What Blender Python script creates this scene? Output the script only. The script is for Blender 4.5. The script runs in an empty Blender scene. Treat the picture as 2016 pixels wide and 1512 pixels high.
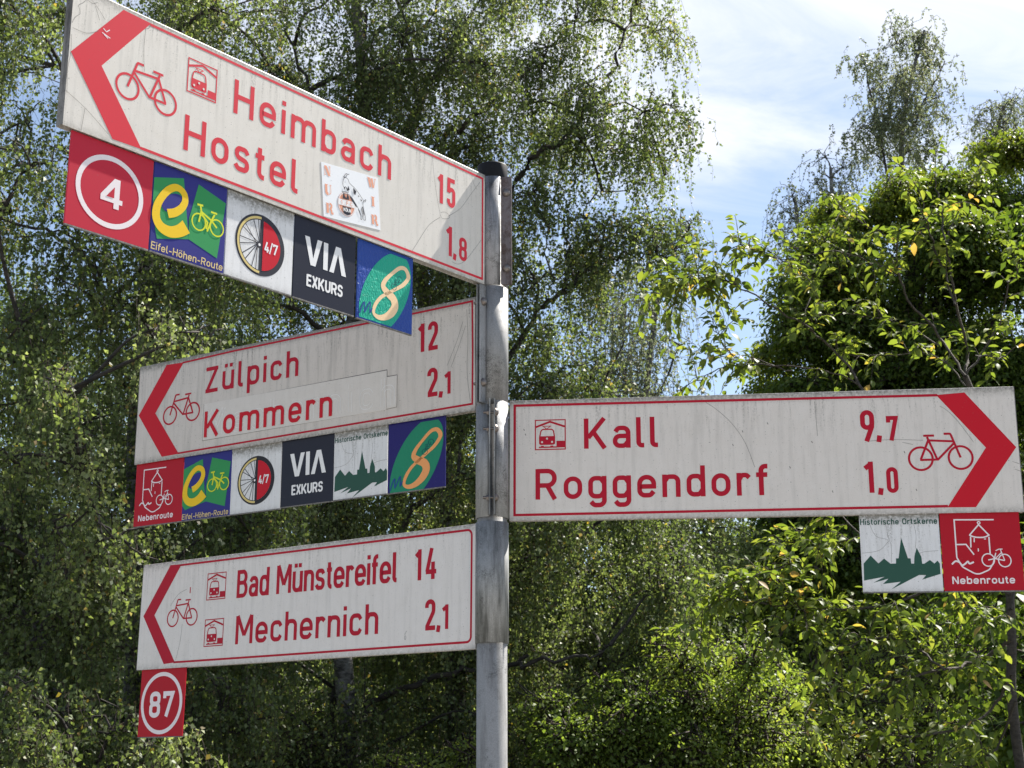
import bpy, math, random
import numpy as np
from mathutils import Vector, Matrix

rad = math.radians
SC = bpy.context.scene
COL = SC.collection

# ------------------------------------------------------------------ camera
FPX, PITCH, ROLL = 2822.34, rad(14.7245), rad(-0.1452)
CAM = np.array([0.04061, -2.84848, 1.6])
cp_, sp_ = math.cos(PITCH), math.sin(PITCH)
cr_, sr_ = math.cos(ROLL), math.sin(ROLL)
FWD = np.array([0, cp_, sp_]); U0 = np.array([0, -sp_, cp_]); X0 = np.array([1.0, 0, 0])
RIGHT = cr_ * X0 + sr_ * U0
UP = -sr_ * X0 + cr_ * U0
cam = bpy.data.cameras.new('camera')
cam.sensor_width = 36; cam.lens = 36 * FPX / 2016
cam.clip_start = 0.05; cam.clip_end = 600
cam.dof.use_dof = True; cam.dof.focus_distance = 2.95; cam.dof.aperture_fstop = 26
camo = bpy.data.objects.new('camera', cam); COL.objects.link(camo)
camo.matrix_world = Matrix(((RIGHT[0], UP[0], -FWD[0], CAM[0]), (RIGHT[1], UP[1], -FWD[1], CAM[1]),
                            (RIGHT[2], UP[2], -FWD[2], CAM[2]), (0, 0, 0, 1)))
SC.camera = camo

# ------------------------------------------------------------------ light
SUN_EL, SUN_AZ = 50.0, 47.2          # azimuth measured from +Y (view direction) towards +X
world = bpy.data.worlds.new('World'); SC.world = world; world.use_nodes = True
SC.view_settings.view_transform = 'Standard'; SC.view_settings.look = 'None'
SC.view_settings.gamma = 1; SC.view_settings.use_curve_mapping = False
SC.view_settings.exposure = 1.34
sd = Vector((math.cos(rad(SUN_EL)) * math.sin(rad(SUN_AZ)), math.cos(rad(SUN_EL)) * math.cos(rad(SUN_AZ)), math.sin(rad(SUN_EL))))
sun = bpy.data.lights.new('sun', 'SUN'); sun.energy = 5.0; sun.angle = rad(0.53); sun.color = (1.0, .955, .88)
suno = bpy.data.objects.new('sun', sun); COL.objects.link(suno)
suno.rotation_euler = sd.to_track_quat('Z', 'Y').to_euler(); suno.location = (20, 20, 30)


def build_world():
    nt = world.node_tree; N = nt.nodes; L = nt.links
    for n in list(N): N.remove(n)
    out = N.new('ShaderNodeOutputWorld'); bg = N.new('ShaderNodeBackground')
    sky = N.new('ShaderNodeTexSky'); sky.sky_type = 'NISHITA'; sky.sun_disc = False
    sky.sun_elevation = rad(SUN_EL); sky.sun_rotation = rad(SUN_AZ)
    sky.air_density = 1.0; sky.dust_density = 0.6; sky.ozone_density = 1.6
    tc = N.new('ShaderNodeTexCoord')
    sep = N.new('ShaderNodeSeparateXYZ'); L.new(tc.outputs['Generated'], sep.inputs[0])
    # clouds lie on a flat layer: direction / height
    zz = N.new('ShaderNodeMath'); zz.operation = 'MAXIMUM'; zz.inputs[1].default_value = 0.0
    L.new(sep.outputs['Z'], zz.inputs[0])
    za = N.new('ShaderNodeMath'); za.operation = 'ADD'; za.inputs[1].default_value = 0.12
    L.new(zz.outputs[0], za.inputs[0])
    dx = N.new('ShaderNodeMath'); dx.operation = 'DIVIDE'; L.new(sep.outputs['X'], dx.inputs[0]); L.new(za.outputs[0], dx.inputs[1])
    dy = N.new('ShaderNodeMath'); dy.operation = 'DIVIDE'; L.new(sep.outputs['Y'], dy.inputs[0]); L.new(za.outputs[0], dy.inputs[1])
    cmb = N.new('ShaderNodeCombineXYZ'); L.new(dx.outputs[0], cmb.inputs[0]); L.new(dy.outputs[0], cmb.inputs[1])
    mp = N.new('ShaderNodeMapping'); mp.inputs['Scale'].default_value = (1.0, 1.0, 1.0)
    mp.inputs['Rotation'].default_value = (0, 0, rad(-18)); mp.inputs['Location'].default_value = CLOUD_OFF
    L.new(cmb.outputs[0], mp.inputs[0])
    n1 = N.new('ShaderNodeTexNoise'); n1.inputs['Scale'].default_value = 0.55; n1.inputs['Detail'].default_value = 2
    n1.inputs['Roughness'].default_value = .5
    n2 = N.new('ShaderNodeTexNoise'); n2.inputs['Scale'].default_value = 1.9; n2.inputs['Detail'].default_value = 7
    n2.inputs['Roughness'].default_value = .62; n2.inputs['Distortion'].default_value = .7
    mp2 = N.new('ShaderNodeMapping'); mp2.inputs['Scale'].default_value = (0.9, 2.2, 1); L.new(mp.outputs[0], mp2.inputs[0])
    L.new(mp.outputs[0], n1.inputs['Vector']); L.new(mp2.outputs[0], n2.inputs['Vector'])
    s = N.new('ShaderNodeMath'); s.operation = 'MULTIPLY_ADD'; s.inputs[1].default_value = 1.9; s.inputs[2].default_value = -0.95
    L.new(n1.outputs['Fac'], s.inputs[0])
    t = N.new('ShaderNodeMath'); t.operation = 'MULTIPLY_ADD'; t.inputs[1].default_value = 1.0
    L.new(n2.outputs['Fac'], t.inputs[0]); L.new(s.outputs[0], t.inputs[2])
    mr = N.new('ShaderNodeMapRange'); mr.interpolation_type = 'SMOOTHSTEP'
    mr.inputs['From Min'].default_value = 0.48; mr.inputs['From Max'].default_value = 0.98
    mr.inputs['To Min'].default_value = 0.10; mr.inputs['To Max'].default_value = 0.96
    L.new(t.outputs[0], mr.inputs['Value'])
    mix = N.new('ShaderNodeMix'); mix.data_type = 'RGBA'
    L.new(mr.outputs[0], mix.inputs['Factor']); L.new(sky.outputs[0], mix.inputs['A'])
    mix.inputs['B'].default_value = (6.4, 6.6, 7.0, 1)
    L.new(mix.outputs['Result'], bg.inputs['Color']); bg.inputs['Strength'].default_value = 0.067
    L.new(bg.outputs[0], out.inputs[0])


CLOUD_OFF = (5.2, 7.2, 0.0)
build_world()

# ------------------------------------------------------------------ helpers
def P(px, py, Y):
    """point of the place seen at photo pixel (px,py) on the vertical plane y=Y (authoring aid)"""
    d = (px - 1008) / FPX * RIGHT - (py - 756) / FPX * UP + FWD
    t = (Y - CAM[1]) / d[1]
    return CAM + t * d


def tag(o, label=None, cat=None, group=None, kind=None):
    if label: o['label'] = label
    if cat: o['category'] = cat
    if group: o['group'] = group
    if kind: o['kind'] = kind
    return o


def empty(name, label, cat, loc=(0, 0, 0), group=None, matrix=None):
    o = bpy.data.objects.new(name, None); COL.objects.link(o); o.empty_display_size = .05
    if matrix is not None: o.matrix_world = matrix
    else: o.location = loc
    return tag(o, label, cat, group)


def link_mesh(name, me, m, parent=None):
    o = bpy.data.objects.new(name, me); COL.objects.link(o)
    if m is not None and len(me.materials) == 0: me.materials.append(m)
    if parent is not None: o.parent = parent
    return o


def fast_mesh(name, V, F, tint=None, smooth=False):
    """V (n,3), F (m,k) equal sized faces"""
    V = np.asarray(V, np.float32); F = np.asarray(F, np.int32)
    me = bpy.data.meshes.new(name)
    n, (m, k) = len(V), F.shape
    me.vertices.add(n); me.vertices.foreach_set('co', V.ravel())
    me.loops.add(m * k); me.loops.foreach_set('vertex_index', F.ravel())
    me.polygons.add(m); me.polygons.foreach_set('loop_start', np.arange(0, m * k, k, dtype=np.int32))
    try: me.polygons.foreach_set('loop_total', np.full(m, k, np.int32))
    except Exception: pass
    if smooth: me.polygons.foreach_set('use_smooth', np.ones(m, bool))
    me.update(calc_edges=True)
    if tint is not None:
        a = me.attributes.new('tint', 'FLOAT', 'FACE'); a.data.foreach_set('value', np.asarray(tint, np.float32))
    return me


class Nodes:
    def __init__(s, name):
        s.m = bpy.data.materials.new(name); s.m.use_nodes = True
        s.t = s.m.node_tree; s.N = s.t.nodes; s.L = s.t.links
        s.b = s.N['Principled BSDF']

    def n(s, typ, **kw):
        x = s.N.new(typ)
        for k, v in kw.items():
            if hasattr(x, k): setattr(x, k, v)
            else: x.inputs[k.replace('_', ' ')].default_value = v
        return x

    def lk(s, a, b): s.L.new(a, b)

    def coord(s, scale=(1, 1, 1), kind='Object', loc=(0, 0, 0)):
        tc = s.n('ShaderNodeTexCoord'); mp = s.n('ShaderNodeMapping')
        mp.inputs['Scale'].default_value = scale; mp.inputs['Location'].default_value = loc
        s.lk(tc.outputs[kind], mp.inputs[0]); return mp.outputs[0]

    def noise(s, vec, scale, detail=2, rough=.5, lo=.3, hi=.7, tomin=0, tomax=1, dist=0):
        x = s.n('ShaderNodeTexNoise'); x.inputs['Scale'].default_value = scale; x.inputs['Detail'].default_value = detail
        x.inputs['Roughness'].default_value = rough; x.inputs['Distortion'].default_value = dist
        s.lk(vec, x.inputs['Vector'])
        r = s.n('ShaderNodeMapRange'); r.inputs['From Min'].default_value = lo; r.inputs['From Max'].default_value = hi
        r.inputs['To Min'].default_value = tomin; r.inputs['To Max'].default_value = tomax
        s.lk(x.outputs['Fac'], r.inputs['Value']); return r.outputs[0]

    def mix(s, fac, a, b, mode='MIX'):
        x = s.n('ShaderNodeMix', data_type='RGBA', blend_type=mode)
        for sock, v in (('Factor', fac), ('A', a), ('B', b)):
            if isinstance(v, (int, float)): x.inputs[sock].default_value = v
            elif isinstance(v, tuple): x.inputs[sock].default_value = (*v, 1) if len(v) == 3 else v
            else: s.lk(v, x.inputs[sock])
        return x.outputs['Result']

    def math(s, op, a, b=0.0, c=0.0):
        x = s.n('ShaderNodeMath', operation=op)
        for i, v in enumerate((a, b, c)):
            if isinstance(v, (int, float)): x.inputs[i].default_value = v
            else: s.lk(v, x.inputs[i])
        return x.outputs[0]

    def rng(s, v, a, b, c=0.0, d=1.0):
        r = s.n('ShaderNodeMapRange'); r.inputs['From Min'].default_value = a; r.inputs['From Max'].default_value = b
        r.inputs['To Min'].default_value = c; r.inputs['To Max'].default_value = d
        s.lk(v, r.inputs['Value']); return r.outputs[0]

    def bump(s, h, strength=.2, dist=.001):
        x = s.n('ShaderNodeBump'); x.inputs['Strength'].default_value = strength; x.inputs['Distance'].default_value = dist
        s.lk(h, x.inputs['Height']); s.lk(x.outputs[0], s.b.inputs['Normal'])


def sheet_mat(name, base, seed, depth, grime=1.0, dark=(.16, .15, .13), speck=.22):
    """weathered sign sheeting; depth = height of the sheet below its local origin (z = 0 .. -depth)"""
    k = Nodes(name)
    v = k.coord(loc=(seed, 0, seed * .7))
    tc = k.n('ShaderNodeTexCoord'); sp = k.n('ShaderNodeSeparateXYZ'); k.lk(tc.outputs['Object'], sp.inputs[0])
    z = sp.outputs['Z']
    fine = k.noise(v, 620, 3, .8, .36, .66)
    mid = k.noise(v, 42, 5, .65, .30, .70)
    vs = k.coord((70, 70, 5.5), loc=(seed, 0, 0))
    streak = k.noise(vs, 1.0, 4, .6, .50, .74)
    col = k.mix(k.math('MULTIPLY', fine, speck), base, tuple(c * .45 for c in base))
    col = k.mix(k.math('MULTIPLY', mid, .16), col, tuple(c * w for c, w in zip(base, (.62, .58, .50))))
    col = k.mix(k.math('MULTIPLY', streak, .22 * grime), col, dark)
    # mould drips running down from the rim
    dn = k.noise(k.coord((120, 120, 9), loc=(seed + 5, 0, 0)), 1.0, 4, .7, .53, .66)
    dz = k.math('MULTIPLY', k.rng(z, -.11, -.01), k.noise(v, 260, 3, .8, .42, .58))
    col = k.mix(k.math('MULTIPLY', k.math('MULTIPLY', dn, dz), .75 * grime), col, dark)
    # grime that has collected on the upper rim and, less, on the lower one
    gn = k.noise(v, 130, 4, .75, .36, .62)
    top = k.rng(z, -.024, -.001)
    top = k.math('POWER', top, 1.5)
    bot = k.math('POWER', k.rng(z, -depth + .022, -depth + .001), 2.0)
    g = k.math('MULTIPLY', k.math('MAXIMUM', top, k.math('MULTIPLY', bot, .55)), k.math('ADD', gn, .30))
    g = k.math('MINIMUM', k.math('MULTIPLY', g, .95 * grime), .85)
    col = k.mix(g, col, dark)
    sn = k.noise(v, 300, 2, .6, .665, .70)
    col = k.mix(k.math('MULTIPLY', sn, .75 * grime), col, (.12, .11, .10))
    k.lk(col, k.b.inputs['Base Color'])
    k.b.inputs['Roughness'].default_value = .48; k.b.inputs['Specular IOR Level'].default_value = .35
    k.bump(k.noise(v, 500, 3, .6, .2, .8), .12, .0006)
    return k.m


def film_mat(name, base, wear=.12, rough=.42, seed=0.0, bumpy=0.0):
    """coloured film with slight fading and specks"""
    k = Nodes(name)
    v = k.coord(loc=(seed, 0, seed))
    fine = k.noise(v, 900, 2, .7, .32, .68)
    mid = k.noise(v, 35, 5, .65, .3, .75)
    col = k.mix(k.math('MULTIPLY', fine, wear), base, tuple(min(1, c * .55 + .02) for c in base))
    col = k.mix(k.math('MULTIPLY', mid, wear), col, tuple(c * .75 + .012 for c in base))
    sp = k.noise(v, 240, 2, .6, .69, .72)
    col = k.mix(k.math('MULTIPLY', sp, .4), col, (.14, .13, .12))
    k.lk(col, k.b.inputs['Base Color']); k.b.inputs['Roughness'].default_value = rough
    k.b.inputs['Specular IOR Level'].default_value = .14
    if bumpy:
        vb = k.coord((1, 1, .55), loc=(seed, 0, 0))
        k.bump(k.noise(vb, 170, 2, .5, .3, .7, dist=1.2), bumpy, .0015)
    return k.m


def metal_mat(name, c1=(.50, .51, .53), c2=(.20, .20, .21), rough=.46, metallic=.75, blot=22, seed=0.0, dirt=.5, rust=0.0):
    k = Nodes(name)
    v = k.coord(loc=(seed, seed, seed))
    vs = k.coord((55, 55, 6), loc=(seed, 0, 0))
    col = k.mix(k.noise(v, 620, 3, .75, .36, .66), c1, tuple(c * .72 for c in c1))
    col = k.mix(k.math('MULTIPLY', k.noise(vs, 1.0, 5, .7, .44, .66), dirt), col, c2)
    b = k.noise(v, blot, 6, .78, .50, .66)
    f = k.noise(v, 420, 2, .7, .40, .56)
    col = k.mix(k.math('MULTIPLY', k.math('MULTIPLY', b, f), .85 * min(1, dirt * 1.6)), col, (.045, .043, .04))
    if rust: col = k.mix(k.math('MULTIPLY', k.noise(v, 60, 5, .8, .45, .62), rust), col, (.09, .05, .035))
    k.lk(col, k.b.inputs['Base Color'])
    k.b.inputs['Metallic'].default_value = metallic
    k.b.inputs['Specular IOR Level'].default_value = .25
    k.lk(k.noise(v, 90, 4, .7, .3, .7, rough - .08, rough + .2), k.b.inputs['Roughness'])
    k.bump(k.noise(v, 700, 3, .7, .2, .8), .25, .0006)
    return k.m


RED = (.53, .009, .022)
M = {
    'sheet_a': sheet_mat('sheet_weathered_cream', (.67, .63, .575), 3.1, .246, 1.0),
    'sheet_b': sheet_mat('sheet_weathered_grey', (.63, .575, .525), 9.7, .246, 1.5),
    'sheet_c': sheet_mat('sheet_weathered_white', (.735, .69, .655), 17.3, .249, .8),
    'sheet_d': sheet_mat('sheet_weathered_pale', (.69, .64, .595), 25.9, .2485, 1.0),
    'patch': sheet_mat('patch_sheet', (.66, .615, .57), 31.0, .5, .35, speck=.08),
    'red_a': film_mat('red_film_sunlit', (.62, .030, .048), .14, .42, 1),  # sun on the topmost sign put into a lighter red
    'red': film_mat('red_film', RED, .12, .40, 2),
    'red_dark': film_mat('red_film_deep', (.42, .007, .025), .12, .42, 3),
    'ink': film_mat('black_line', (.03, .03, .035), .05, .6, 4),
    'hair': film_mat('hairline_crack', (.17, .16, .15), .1, .8, 5),
    'ghost': film_mat('ghost_edge', (.80, .79, .78), .05, .5, 6),
    'white': film_mat('white_film', (.78, .77, .77), .08, .45, 7),
    'pinkwhite': film_mat('pinkish_white_film', (.78, .70, .71), .08, .45, 8),
    'plate_white': sheet_mat('plate_white', (.74, .735, .74), 41.0, .152, 1.0),
    'plate_red': film_mat('plate_red', (.42, .007, .019), .16, .40, 10),
    'plate_red_a': film_mat('plate_red_sunlit', (.50, .022, .045), .2, .40, 11),  # lighter copy of the plate red, sunlight put into the colour
    'plate_dark': film_mat('plate_anthracite', (.022, .023, .036), .12, .34, 12),
    'plate_blue': film_mat('plate_blue', (.030, .030, .20), .14, .4, 13),
    'plate_blue_b': film_mat('plate_blue_crinkled', (.025, .065, .30), .12, .36, 14, .6),
    'navy': film_mat('plate_navy', (.020, .016, .13), .12, .35, 15, .15),
    'green': film_mat('green_film', (.035, .27, .085), .12, .4, 16),
    'teal': film_mat('teal_crinkled', (.02, .36, .24), .1, .36, 17, .6),
    'sea': film_mat('sea_green_film', (.018, .22, .12), .1, .35, 18, .15),
    'deep_green': film_mat('deep_green_film', (.028, .085, .062), .12, .42, 19),
    'yellow': film_mat('yellow_film', (.80, .52, .02), .1, .4, 20),
    'lemon': film_mat('lemon_film', (.62, .66, .03), .08, .4, 21),
    'peach': film_mat('peach_film', (.85, .60, .36), .08, .35, 22),
    'orange': film_mat('orange_film', (.80, .34, .12), .1, .35, 23),
    'sand': film_mat('sand_film', (.68, .52, .24), .1, .4, 24),
    'salmon': film_mat('salmon_print', (.78, .36, .24), .1, .45, 25),
    'bike_ink': film_mat('blue_black_print', (.01, .06, .09), .05, .4, 26),
    'scribble': film_mat('blue_print', (.02, .07, .25), .05, .4, 27),
    'gold': film_mat('pale_gold_film', (.66, .52, .20), .1, .4, 28),
    'charcoal': film_mat('charcoal_print', (.035, .035, .045), .1, .4, 29),
    'sticker': film_mat('sticker_paper', (.78, .79, .81), .05, .5, 30),
    'edge': metal_mat('aluminium_edge', (.26, .25, .24), (.07, .065, .06), .65, .2, 60, 5, .95),
    'galv': metal_mat('galvanised_steel', (.33, .325, .32), (.15, .145, .14), .55, .2, 18, 6, .8),
    'galv2': metal_mat('galvanised_clamp', (.35, .35, .355), (.16, .16, .16), .55, .25, 16, 7, .85),
    'galv4': metal_mat('stained_clamp', (.36, .36, .375), (.09, .09, .095), .5, .3, 24, 12, 1.0),
    'galv3': metal_mat('weathered_clamp', (.34, .34, .335), (.10, .10, .095), .55, .3, 14, 8, .95),
    'rusty': metal_mat('weathered_flange', (.22, .19, .19), (.06, .05, .05), .55, .5, 30, 9, .8, .5),
    'bolt': metal_mat('bolt_steel', (.25, .225, .21), (.12, .10, .09), .35, .8, 60, 10, .4, .35),
    'cap': film_mat('black_plastic', (.010, .010, .012), .15, .6, 33),
}

# ------------------------------------------------------------------ flat lettering and signs in mm on a sheet
def fillet(pts, closed=False, seg=7):
    out = []; n = len(pts)
    for i, p in enumerate(pts):
        x, y = p[0], p[1]; r = p[2] if len(p) > 2 else 0
        if r <= 0 or (not closed and i in (0, n - 1)):
            out.append((x, y)); continue
        a = np.array(pts[i - 1][:2], float); b = np.array((x, y), float); c = np.array(pts[(i + 1) % n][:2], float)
        u = a - b; lu = np.linalg.norm(u); u = u / lu; w = c - b; lw = np.linalg.norm(w); w = w / lw
        ang = math.acos(max(-1, min(1, float(u @ w))))
        if ang > 3.1: out.append((x, y)); continue
        d = min(r / math.tan(ang / 2), lu * .5 if (len(pts[i - 1]) > 2 and pts[i - 1][2] > 0) else lu * .98,
                lw * .5 if (len(pts[(i + 1) % n]) > 2 and pts[(i + 1) % n][2] > 0) else lw * .98)
        r2 = d * math.tan(ang / 2)
        cdir = (u + w) / np.linalg.norm(u + w); cen = b + cdir * (r2 / math.sin(ang / 2))
        s = b + u * d; e = b + w * d
        a0 = math.atan2(*(s - cen)[::-1]); a1 = math.atan2(*(e - cen)[::-1])
        da = (a1 - a0 + math.pi) % (2 * math.pi) - math.pi
        for q in range(seg + 1):
            t = a0 + da * q / seg
            out.append((cen[0] + r2 * math.cos(t), cen[1] + r2 * math.sin(t)))
    return out


def smooth_path(pts, closed=False, sub=6):
    p = np.array(pts, float); n = len(p); out = []
    rng = range(n) if closed else range(n - 1)
    for i in rng:
        if closed: a, b, c, d = p[i - 1], p[i], p[(i + 1) % n], p[(i + 2) % n]
        else: a, b, c, d = p[max(i - 1, 0)], p[i], p[i + 1], p[min(i + 2, n - 1)]
        for q in range(sub):
            t = q / sub
            out.append(tuple(.5 * (2 * b + (c - a) * t + (2 * a - 5 * b + 4 * c - d) * t * t + (3 * b - a - 3 * c + d) * t ** 3)))
    if not closed: out.append(tuple(p[-1]))
    return out


class Ink:
    """collects flat shapes (x right, z up, in mm) and links them as one thin film"""
    def __init__(s, base=.00025):
        s.V = []; s.F = []; s.off = base

    def _z(s):
        s.off += .000012; return -s.off

    def poly(s, pts):
        y = s._z(); b = len(s.V)
        s.V += [(x / 1000, y, z / 1000) for x, z in pts]
        a = sum(pts[i - 1][0] * pts[i][1] - pts[i][0] * pts[i - 1][1] for i in range(len(pts)))
        f = list(range(b, b + len(pts)))
        s.F.append(f if a > 0 else f[::-1]); return s

    def rect(s, x0, z0, x1, z1): return s.poly([(x0, z0), (x1, z0), (x1, z1), (x0, z1)])

    def ribbon(s, pts, w, closed=False, widths=None, shift=0.0):
        p = [np.array(q[:2], float) for q in pts]
        q = [p[0]]
        for a in p[1:]:
            if np.linalg.norm(a - q[-1]) > 1e-4: q.append(a)
        if closed and np.linalg.norm(q[0] - q[-1]) < 1e-4: q.pop()
        p = q; n = len(p)
        if n < 2: return s
        y = s._z(); b = len(s.V); Lp = []; Rp = []
        for i in range(n):
            if closed: d0 = p[i] - p[i - 1]; d1 = p[(i + 1) % n] - p[i]
            else:
                d0 = p[i] - p[i - 1] if i else p[1] - p[0]; d1 = p[i + 1] - p[i] if i < n - 1 else p[-1] - p[-2]
            d0 = d0 / np.linalg.norm(d0); d1 = d1 / np.linalg.norm(d1)
            n0 = np.array([-d0[1], d0[0]]); n1 = np.array([-d1[1], d1[0]])
            m = n0 + n1; lm = np.linalg.norm(m)
            m = n0 if lm < 1e-3 else m / lm
            k = 1 / max(.38, float(m @ n0))
            ww = (widths[int(i * len(widths) / n)] if widths is not None else w) / 2
            Lp.append(p[i] + m * k * (ww + shift)); Rp.append(p[i] - m * k * (ww - shift))
        s.V += [(a[0] / 1000, y, a[1] / 1000) for a in Lp] + [(a[0] / 1000, y, a[1] / 1000) for a in Rp]
        for i in range(n if closed else n - 1):
            j = (i + 1) % n
            s.F.append([b + n + i, b + n + j, b + j, b + i])
        return s

    def ring(s, cx, cz, rx, rz, w, n=48, a0=0, a1=360):
        full = abs(a1 - a0) >= 360
        k = n if full else n + 1
        pts = [(cx + rx * math.cos(rad(a0 + (a1 - a0) * i / n)), cz + rz * math.sin(rad(a0 + (a1 - a0) * i / n))) for i in range(k)]
        return s.ribbon(pts, w, closed=full)

    def disc(s, cx, cz, rx, rz=None, rot=0, n=32, a0=0, a1=360):
        rz = rz or rx; c, d = math.cos(rad(rot)), math.sin(rad(rot)); pts = []
        k = n if abs(a1 - a0) >= 360 else n + 1
        for i in range(k):
            t = rad(a0 + (a1 - a0) * i / n); x, z = rx * math.cos(t), rz * math.sin(t)
            pts.append((cx + x * c - z * d, cz + x * d + z * c))
        return s.poly(pts)

    def text(s, txt, x, base, cap, stroke, hx, total=None, gap=None, skew=0.0, outline=0.0, xf=None):
        g = [GLYPH[c] for c in txt]
        if hx is None: hx = total / (sum(a[0] for a in g) + .95 * (len(g) - 1))
        wsum = sum(a[0] * hx for a in g)
        # straight pairs get the full gap, an open letter before a straight one less
        gapn = max(1, len(g) - 1)
        if gap is None: gap = (total - wsum) / gapn if total else 1.6 * hx
        uy = cap / 7.0; cx = x
        for w, strokes in g:
            for st in strokes:
                closed = st[0] == 'c'
                pts = st[1:] if closed else st
                pp = fillet(pts, closed)
                half = stroke / 2
                tr = []
                for (a, b) in pp:
                    X = cx + half + (a - .5) * (w * hx - stroke) / max(.001, (w - 1)) if w > 1.01 else cx + w * hx / 2 + (a - .5) * hx
                    Zz = b * uy
                    tr.append((X + skew * Zz, base + Zz))
                if xf: tr = [xf(*q) for q in tr]
                if outline:
                    s.ribbon(tr, outline, closed, shift=stroke / 2); s.ribbon(tr, outline, closed, shift=-stroke / 2)
                else: s.ribbon(tr, stroke, closed)
            cx += w * hx + gap
        return s

    def build(s, name, m, parent, label=None):
        me = bpy.data.meshes.new(name); me.from_pydata(s.V, [], s.F); me.update()
        o = link_mesh(name, me, m, parent)
        if label: o['label'] = label
        if name in ('crack', 'train_lights', 'scratch', 'dirt_line', 'ghost_lettering'): o['kind'] = 'stuff'
        return o


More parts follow.
